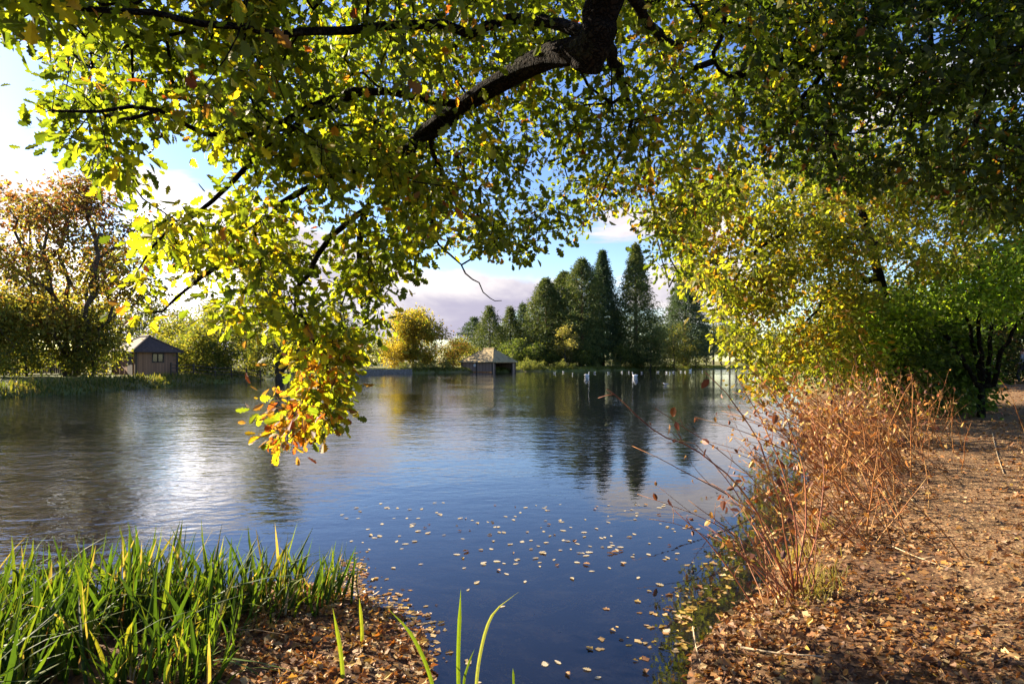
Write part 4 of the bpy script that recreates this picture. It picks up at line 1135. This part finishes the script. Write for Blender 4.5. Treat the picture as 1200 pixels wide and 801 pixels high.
def sunken(n):
    x = rng.uniform(-.6, 2.2, n); y = rng.uniform(3.0, 6.2, n); k = (shore_dist(x, y) < -.08) & (sines(x, y, 2.1, .4) + .6 * sines(x, y, 5, 1) > -.05)
    return x[k], y[k]
x, y = sunken(2600); n = len(x)
V, Fc, C = leaves(np.column_stack((x, y, ground_h(x, y) + .012)), np.column_stack((rng.normal(size=(n, 2)), np.zeros(n))), np.column_stack((rng.normal(0, .3, (n, 2)), np.ones(n))), .08 * rng.uniform(.4, 1.3, n), pick([(.30, .18, .09), (.40, .27, .14), (.20, .11, .05)], n), 'lobed', .4, .3)
V[:, 2] = np.minimum(V[:, 2], -.012)
tag(build('sunken_leaves', V, Fc, M['litter'], col=C), 'brown leaves lying on the lake bed in the shallows', 'fallen leaves', kind='stuff')
# separate leaves floating on the open water
pl = []
for c in ((.42, .34, .20), (.48, .41, .28), (.28, .15, .05), (.38, .27, .08)):
    V, Fc, C = leaves(np.array([(-.5, 0, 0.)]), np.array([(1, 0, 0.)]), np.array([(0, 0, 1.)]), np.array([1.]), np.array([c]), 'oak', .35, .15)
    V[:, 2] -= V[:, 2].min()
    ob = build('floating_leaf', V, Fc, M['litter'], col=C); pl.append(ob)
    tag(ob, 'pale curled leaf floating alone on the open water', 'leaf', 'leaves floating on the open water')
fl = 0
used = [False] * 4
while fl < 210:
    px = rng.normal(620, 130); py = 588 + abs(rng.normal(0, 55)) if rng.uniform() < .85 else rng.uniform(590, 800)
    if not (400 < px < 900 and py < 800): continue
    Y = CZ * F / (py - HY); x = Y * (px - HX) / F
    if shore_dist(np.array([x]), np.array([Y]))[0] > -.25 or mnoise.noise(Vector((x * .9, Y * .7, 3))) + .5 * mnoise.noise(Vector((x * 2.6, Y * 2, 7))) < rng.uniform(-.55, .35): continue
    k = int(rng.choice(4, p=[.4, .35, .15, .1]))
    ob = pl[k] if not used[k] else pl[k].copy()
    if used[k]: COL.objects.link(ob)
    used[k] = True
    s_ = rng.uniform(.04, .085)
    ob.location = (x, Y, .003); ob.rotation_euler = (0, 0, rng.uniform(0, 6.28)); ob.scale = (s_, s_ * rng.uniform(.7, 1.2), s_)
    fl += 1

# sticks on the path and bank
M['pale_stick'] = rough_mat('bleached stick', (.26, .19, .11), (.46, .35, .22), 14, .8, .3, (1, 1, .3))
def stick(label, pts, r0):
    q = [P(px, py, 1.0) for px, py in pts]; out = []
    for px, py in pts:                      # walk along the sight line to the ground
        lo, hi = 1.5, 40.0
        for _ in range(40):
            md = (lo + hi) / 2; v = P(px, py, md)
            if v[2] > max(0.0, hz(v[0], v[1])) + .02: lo = md
            else: hi = md
        out.append(P(px, py, lo))
    mb = MB(); q = resample(out, .1); q[:, 2] += r0
    mb.tube(q, np.linspace(r0, r0 * .5, len(q)), 6)
    j = len(q) // 2; e = q[j] + (q[-1] - q[j]) * .45 + np.array((.06, .1, .03)); mb.tube([q[j], e], [r0 * .6, r0 * .3], 5)
    tag(mb.build('stick', M['pale_stick'], smooth=True), label, 'stick')
stick('pale bent stick lying across the path near the right edge', [(1163, 508), (1168, 530), (1176, 555)], .011)
stick('straight tan twig lying on the near bank below the red stems', [(868, 759), (910, 766), (965, 770)], .008)
stick('dark thin twig on the leaf strewn ground right of the red stems', [(1045, 640), (1080, 655), (1120, 668)], .006)
stick('short pale twig standing out of the leaves at the right waterline', [(812, 735), (816, 760), (822, 780)], .007)

# grass on the left bank and far lawn edge
def tufts(name, label, pts, L, cols, w):
    n = len(pts)
    V, Fc, C = blades(pts, rng.uniform(.5, 1.2, n) * L, (0, 0), np.full(n, w), pick(cols, n), .9)
    tag(build(name, V, Fc, M['blade'], col=C), label, 'grass', kind='stuff')
n = 5200
Yt = rng.uniform(28, 66, n); xt = -26.5 + rng.normal(-1.2, 1.1, n); s_ = shore_dist(xt, Yt); k = (s_ > -.3) & (s_ < 4)
pt_ = np.column_stack((xt, Yt, ground_h(xt, Yt)))[k]
tufts('grass', 'rough yellow green grass along the left bank', pt_, .42, [(.10, .11, .025), (.16, .15, .04), (.07, .09, .02), (.20, .16, .06)], .07)
n = 6000
xt = rng.uniform(-24, 70, n); base_y = np.interp(xt, [-24, -17, -9, 3, 18, 40, 66], [90, 103, 111, 118, 128, 143, 176]); Yt = base_y + rng.uniform(0, 2.5, n); s_ = shore_dist(xt, Yt); k = (s_ > -.1) & (s_ < 3)
tufts('grass', 'bright short grass on the edge of the far lawn', np.column_stack((xt, Yt, ground_h(xt, Yt)))[k], .35, [(.14, .16, .03), (.18, .18, .04), (.10, .12, .025)], .12)
n = 300
q = np.array([(2.75, 5.9), (3.5, 6.9), (2.6, 5.1), (2.35, 4.8)])[rng.integers(0, 4, n)] + rng.normal(0, .11, (n, 2))
tufts('grass', 'straw coloured grass tufts at the foot of the bare stems', np.column_stack((q, ground_h(q[:, 0], q[:, 1]) - .02)), .2, [(.30, .24, .08), (.24, .20, .05), (.36, .27, .11), (.22, .19, .05)], .008)

# ------------------------------------------------------------------ birds
M['white'] = rough_mat('white feathers', (.72, .72, .70), (.82, .82, .80), 6, .7, 0)
M['beak'] = rough_mat('orange beak', (.5, .16, .03), (.6, .2, .04), 6, .5, 0)
M['grey'] = rough_mat('grey wing', (.35, .36, .38), (.48, .48, .5), 6, .7, 0)
def bird_body(stations, sides=12):
    V, Fc = [], []
    for x, z, w, h in stations:
        for k in range(sides):
            a = 2 * math.pi * k / sides; V.append((x, math.cos(a) * w, z + math.sin(a) * h))
    n = len(stations)
    for i in range(n - 1):
        for k in range(sides): Fc.append((i * sides + k, i * sides + (k + 1) % sides, (i + 1) * sides + (k + 1) % sides, (i + 1) * sides + k))
    Fc += [tuple(range(sides - 1, -1, -1)), tuple((n - 1) * sides + k for k in range(sides))]
    return V, Fc
def swan(label, loc, rz):
    o = thing('swan', label, 'swan', loc, rotz=rz); o.scale = (.64,) * 3
    mb = MB(); mb.add(*bird_body([(-.62, .28, .02, .02), (-.5, .2, .13, .09), (-.3, .14, .23, .19), (0, .13, .27, .24), (.25, .13, .22, .22), (.38, .17, .12, .14), (.42, .22, .07, .07)]))
    neck = resample([(.36, 0, .2), (.46, 0, .38), (.40, 0, .58), (.42, 0, .78), (.52, 0, .84), (.60, 0, .80)], .05)
    mb.tube(neck, np.interp(np.linspace(0, 1, len(neck)), [0, .3, .75, .9, 1], [.085, .055, .045, .065, .035]), 8)
    mb.build('body', M['white'], o, smooth=True)
    b = MB(); b.tube([(.585, 0, .805), (.66, 0, .77), (.70, 0, .755)], [.03, .02, .008], 6); b.build('beak', M['beak'], o)
    for s_ in (-1, 1):
        w = MB(); w.add(*bird_body([(-.6, .3, .01, .02), (-.4, .3, .05, .10), (-.1, .28, .06, .15), (.2, .22, .04, .12), (.28, .2, .01, .05)]))
        ob = w.build('wing', M['white'], o, smooth=True); ob.location = (0, .2 * s_, 0)
def wp_(px, py): Y = CZ * F / (py - HY); return (Y * (px - HX) / F, Y, 0)
swan('swan left of the redwood reflection on open water', wp_(688, 440.5), .35)
swan('swan in the middle of the far water right of the other swan', wp_(744, 441), 2.85)
swan('swan farther off beside the dark overhanging bush', wp_(809, 434.5), .6)
gull = thing('gull', 'small white gull resting on the far water', 'gull', (0, 0, 0), 'gulls resting on the far water')
mb = MB(); mb.add(*bird_body([(-.24, .1, .01, .01), (-.16, .09, .05, .04), (0, .08, .09, .08), (.12, .1, .07, .07), (.17, .17, .045, .05), (.21, .2, .05, .05), (.25, .2, .02, .02)]))
mb.build('body', M['white'], gull, smooth=True)
mb = MB(); mb.tube([(.245, 0, .2), (.30, 0, .185)], [.014, .004], 5); mb.build('beak', M['beak'], gull)
for s_ in (-1, 1):
    w = MB(); w.add(*bird_body([(-.34, .13, .004, .01), (-.16, .13, .02, .045), (.05, .12, .02, .05), (.12, .11, .005, .02)])); ob = w.build('wing', M['grey'], gull, smooth=True); ob.location = (0, .085 * s_, 0)
for i, (px, py) in enumerate(((650, 437), (660, 436), (671, 438), (697, 436.5), (713, 437), (729, 436), (737, 436), (752, 436.5), (771, 436), (781, 436.5), (785, 437), (789, 436), (798, 435.5), (803, 435.8), (823, 435.5), (780, 451))):
    c = gull if i == 0 else copy_tree(gull, (0, 0, 0), 0)
    c.location = wp_(px, py); c.rotation_euler = (0, 0, i * 2.3); c.scale = (.8,) * 3

# ------------------------------------------------------------------ person walking at the right edge
M['skin'] = rough_mat('skin', (.42, .24, .17), (.48, .28, .2), 12, .6, 0)
M['jacket'] = rough_mat('grey jacket', (.16, .17, .19), (.24, .25, .27), 20, .85, .2)
M['hem'] = rough_mat('white shirt hem', (.7, .7, .68), (.8, .8, .78), 20, .85, 0)
M['trouser'] = rough_mat('dark trousers', (.03, .035, .05), (.055, .06, .08), 20, .85, .1)
M['hair'] = rough_mat('brown hair', (.07, .035, .02), (.12, .06, .035), 30, .7, .2)
def skin(name, pts, edges, rad, m, parent, sub=2):
    me = bpy.data.meshes.new(name); me.from_pydata(pts, edges, []); me.materials.append(m)
    o = bpy.data.objects.new(name, me); COL.objects.link(o); o.parent = parent
    md = o.modifiers.new('skin', 'SKIN'); md.use_smooth_shade = True
    lay = me.skin_vertices[0].data
    for v, r_ in zip(lay, rad): v.radius = (r_ if isinstance(r_, tuple) else (r_, r_))
    lay[0].use_root = True
    s_ = o.modifiers.new('sub', 'SUBSURF'); s_.levels = s_.render_levels = sub
    return o
pb_ = gp(1199.5, 30)
man = thing('person', 'person in grey jacket and dark trousers walking on the path at the right edge', 'person', pb_, rotz=R(115))
J = dict(pel=(0, 0, .95), ab=(0.01, 0, 1.10), ch=(.02, 0, 1.30), nk=(.03, 0, 1.47), hd=(.05, 0, 1.56), ht=(.05, 0, 1.68), fc=(.10, 0, 1.58), ns=(.155, 0, 1.575),
  ls=(.02, .19, 1.40), le=(-.06, .26, 1.13), lw=(.12, .24, .96), lh=(.2, .22, .92), rs=(.02, -.19, 1.40), re=(-.1, -.27, 1.14), rw=(.05, -.27, .94), rh=(.1, -.27, .87),
  lhp=(0, .10, .9), lk=(.2, .11, .52), la=(.12, .11, .10), lt=(.3, .12, .04), rhp=(0, -.10, .9), rk=(0, -.11, .5), ra=(-.22, -.11, .14), rt=(-.06, -.12, .035))
RD = dict(pel=.13, ab=.12, ch=(.15, .11), nk=.055, hd=.085, ht=.075, fc=.07, ns=.018, ls=.06, le=.042, lw=.03, lh=.035, rs=.06, re=.042, rw=.03, rh=.035, lhp=.085, lk=.058, la=.04, lt=.035, rhp=.085, rk=.058, ra=.04, rt=.035)
def sub_skin(name, keys, edges, m, k=1.0, fing=()):
    pts = [J[a] for a in keys]; rad = [tuple(v * k for v in RD[a]) if isinstance(RD[a], tuple) else RD[a] * k for a in keys]
    ed = [(keys.index(a), keys.index(b_)) for a, b_ in edges]
    for root, tip, r_ in fing:
        i = keys.index(root); mid = tuple((np.array(J[root]) + np.array(tip)) / 2 + np.array((.008, 0, .004)))
        pts += [mid, tip]; rad += [r_, r_ * .8]; ed += [(i, len(pts) - 2), (len(pts) - 2, len(pts) - 1)]
    return skin(name, pts, ed, rad, m, man)
fing = []
for h in ('lh', 'rh'):
    c = np.array(J[h])
    for i, (dy, L) in enumerate(((-.03, .075), (-.01, .09), (.012, .085), (.032, .065))): fing.append((h, tuple(c + (.045, dy, -L)), .009))
    fing.append((h, tuple(c + (.06, -.03 if h == 'lh' else .03, -.02)), .011))
keys = list(J)
sub_skin('body', keys, [('pel', 'ab'), ('ab', 'ch'), ('ch', 'nk'), ('nk', 'hd'), ('hd', 'ht'), ('hd', 'fc'), ('fc', 'ns'), ('ch', 'ls'), ('ls', 'le'), ('le', 'lw'), ('lw', 'lh'), ('ch', 'rs'), ('rs', 're'), ('re', 'rw'), ('rw', 'rh'),
  ('pel', 'lhp'), ('lhp', 'lk'), ('lk', 'la'), ('la', 'lt'), ('pel', 'rhp'), ('rhp', 'rk'), ('rk', 'ra'), ('ra', 'rt')], M['skin'], 1.0, fing)
sub_skin('jacket', ['pel', 'ab', 'ch', 'ls', 'le', 'lw', 'rs', 're', 'rw'], [('pel', 'ab'), ('ab', 'ch'), ('ch', 'ls'), ('ls', 'le'), ('le', 'lw'), ('ch', 'rs'), ('rs', 're'), ('re', 'rw')], M['jacket'], 1.35)
sub_skin('trousers', ['pel', 'lhp', 'lk', 'la', 'rhp', 'rk', 'ra'], [('pel', 'lhp'), ('lhp', 'lk'), ('lk', 'la'), ('pel', 'rhp'), ('rhp', 'rk'), ('rk', 'ra')], M['trouser'], 1.22)
J.update(h1=(.0, 0, 1.58), h2=(.01, 0, 1.68), h3=(.06, 0, 1.74)); RD.update(h1=.085, h2=.085, h3=.05)
sub_skin('hair', ['h1', 'h2', 'h3'], [('h1', 'h2'), ('h2', 'h3')], M['hair'])
J.update(m1=(0, 0, .84), m2=(0, 0, .90)); RD.update(m1=.17, m2=.17)
sub_skin('shirt_hem', ['m1', 'm2'], [('m1', 'm2')], M['hem'])
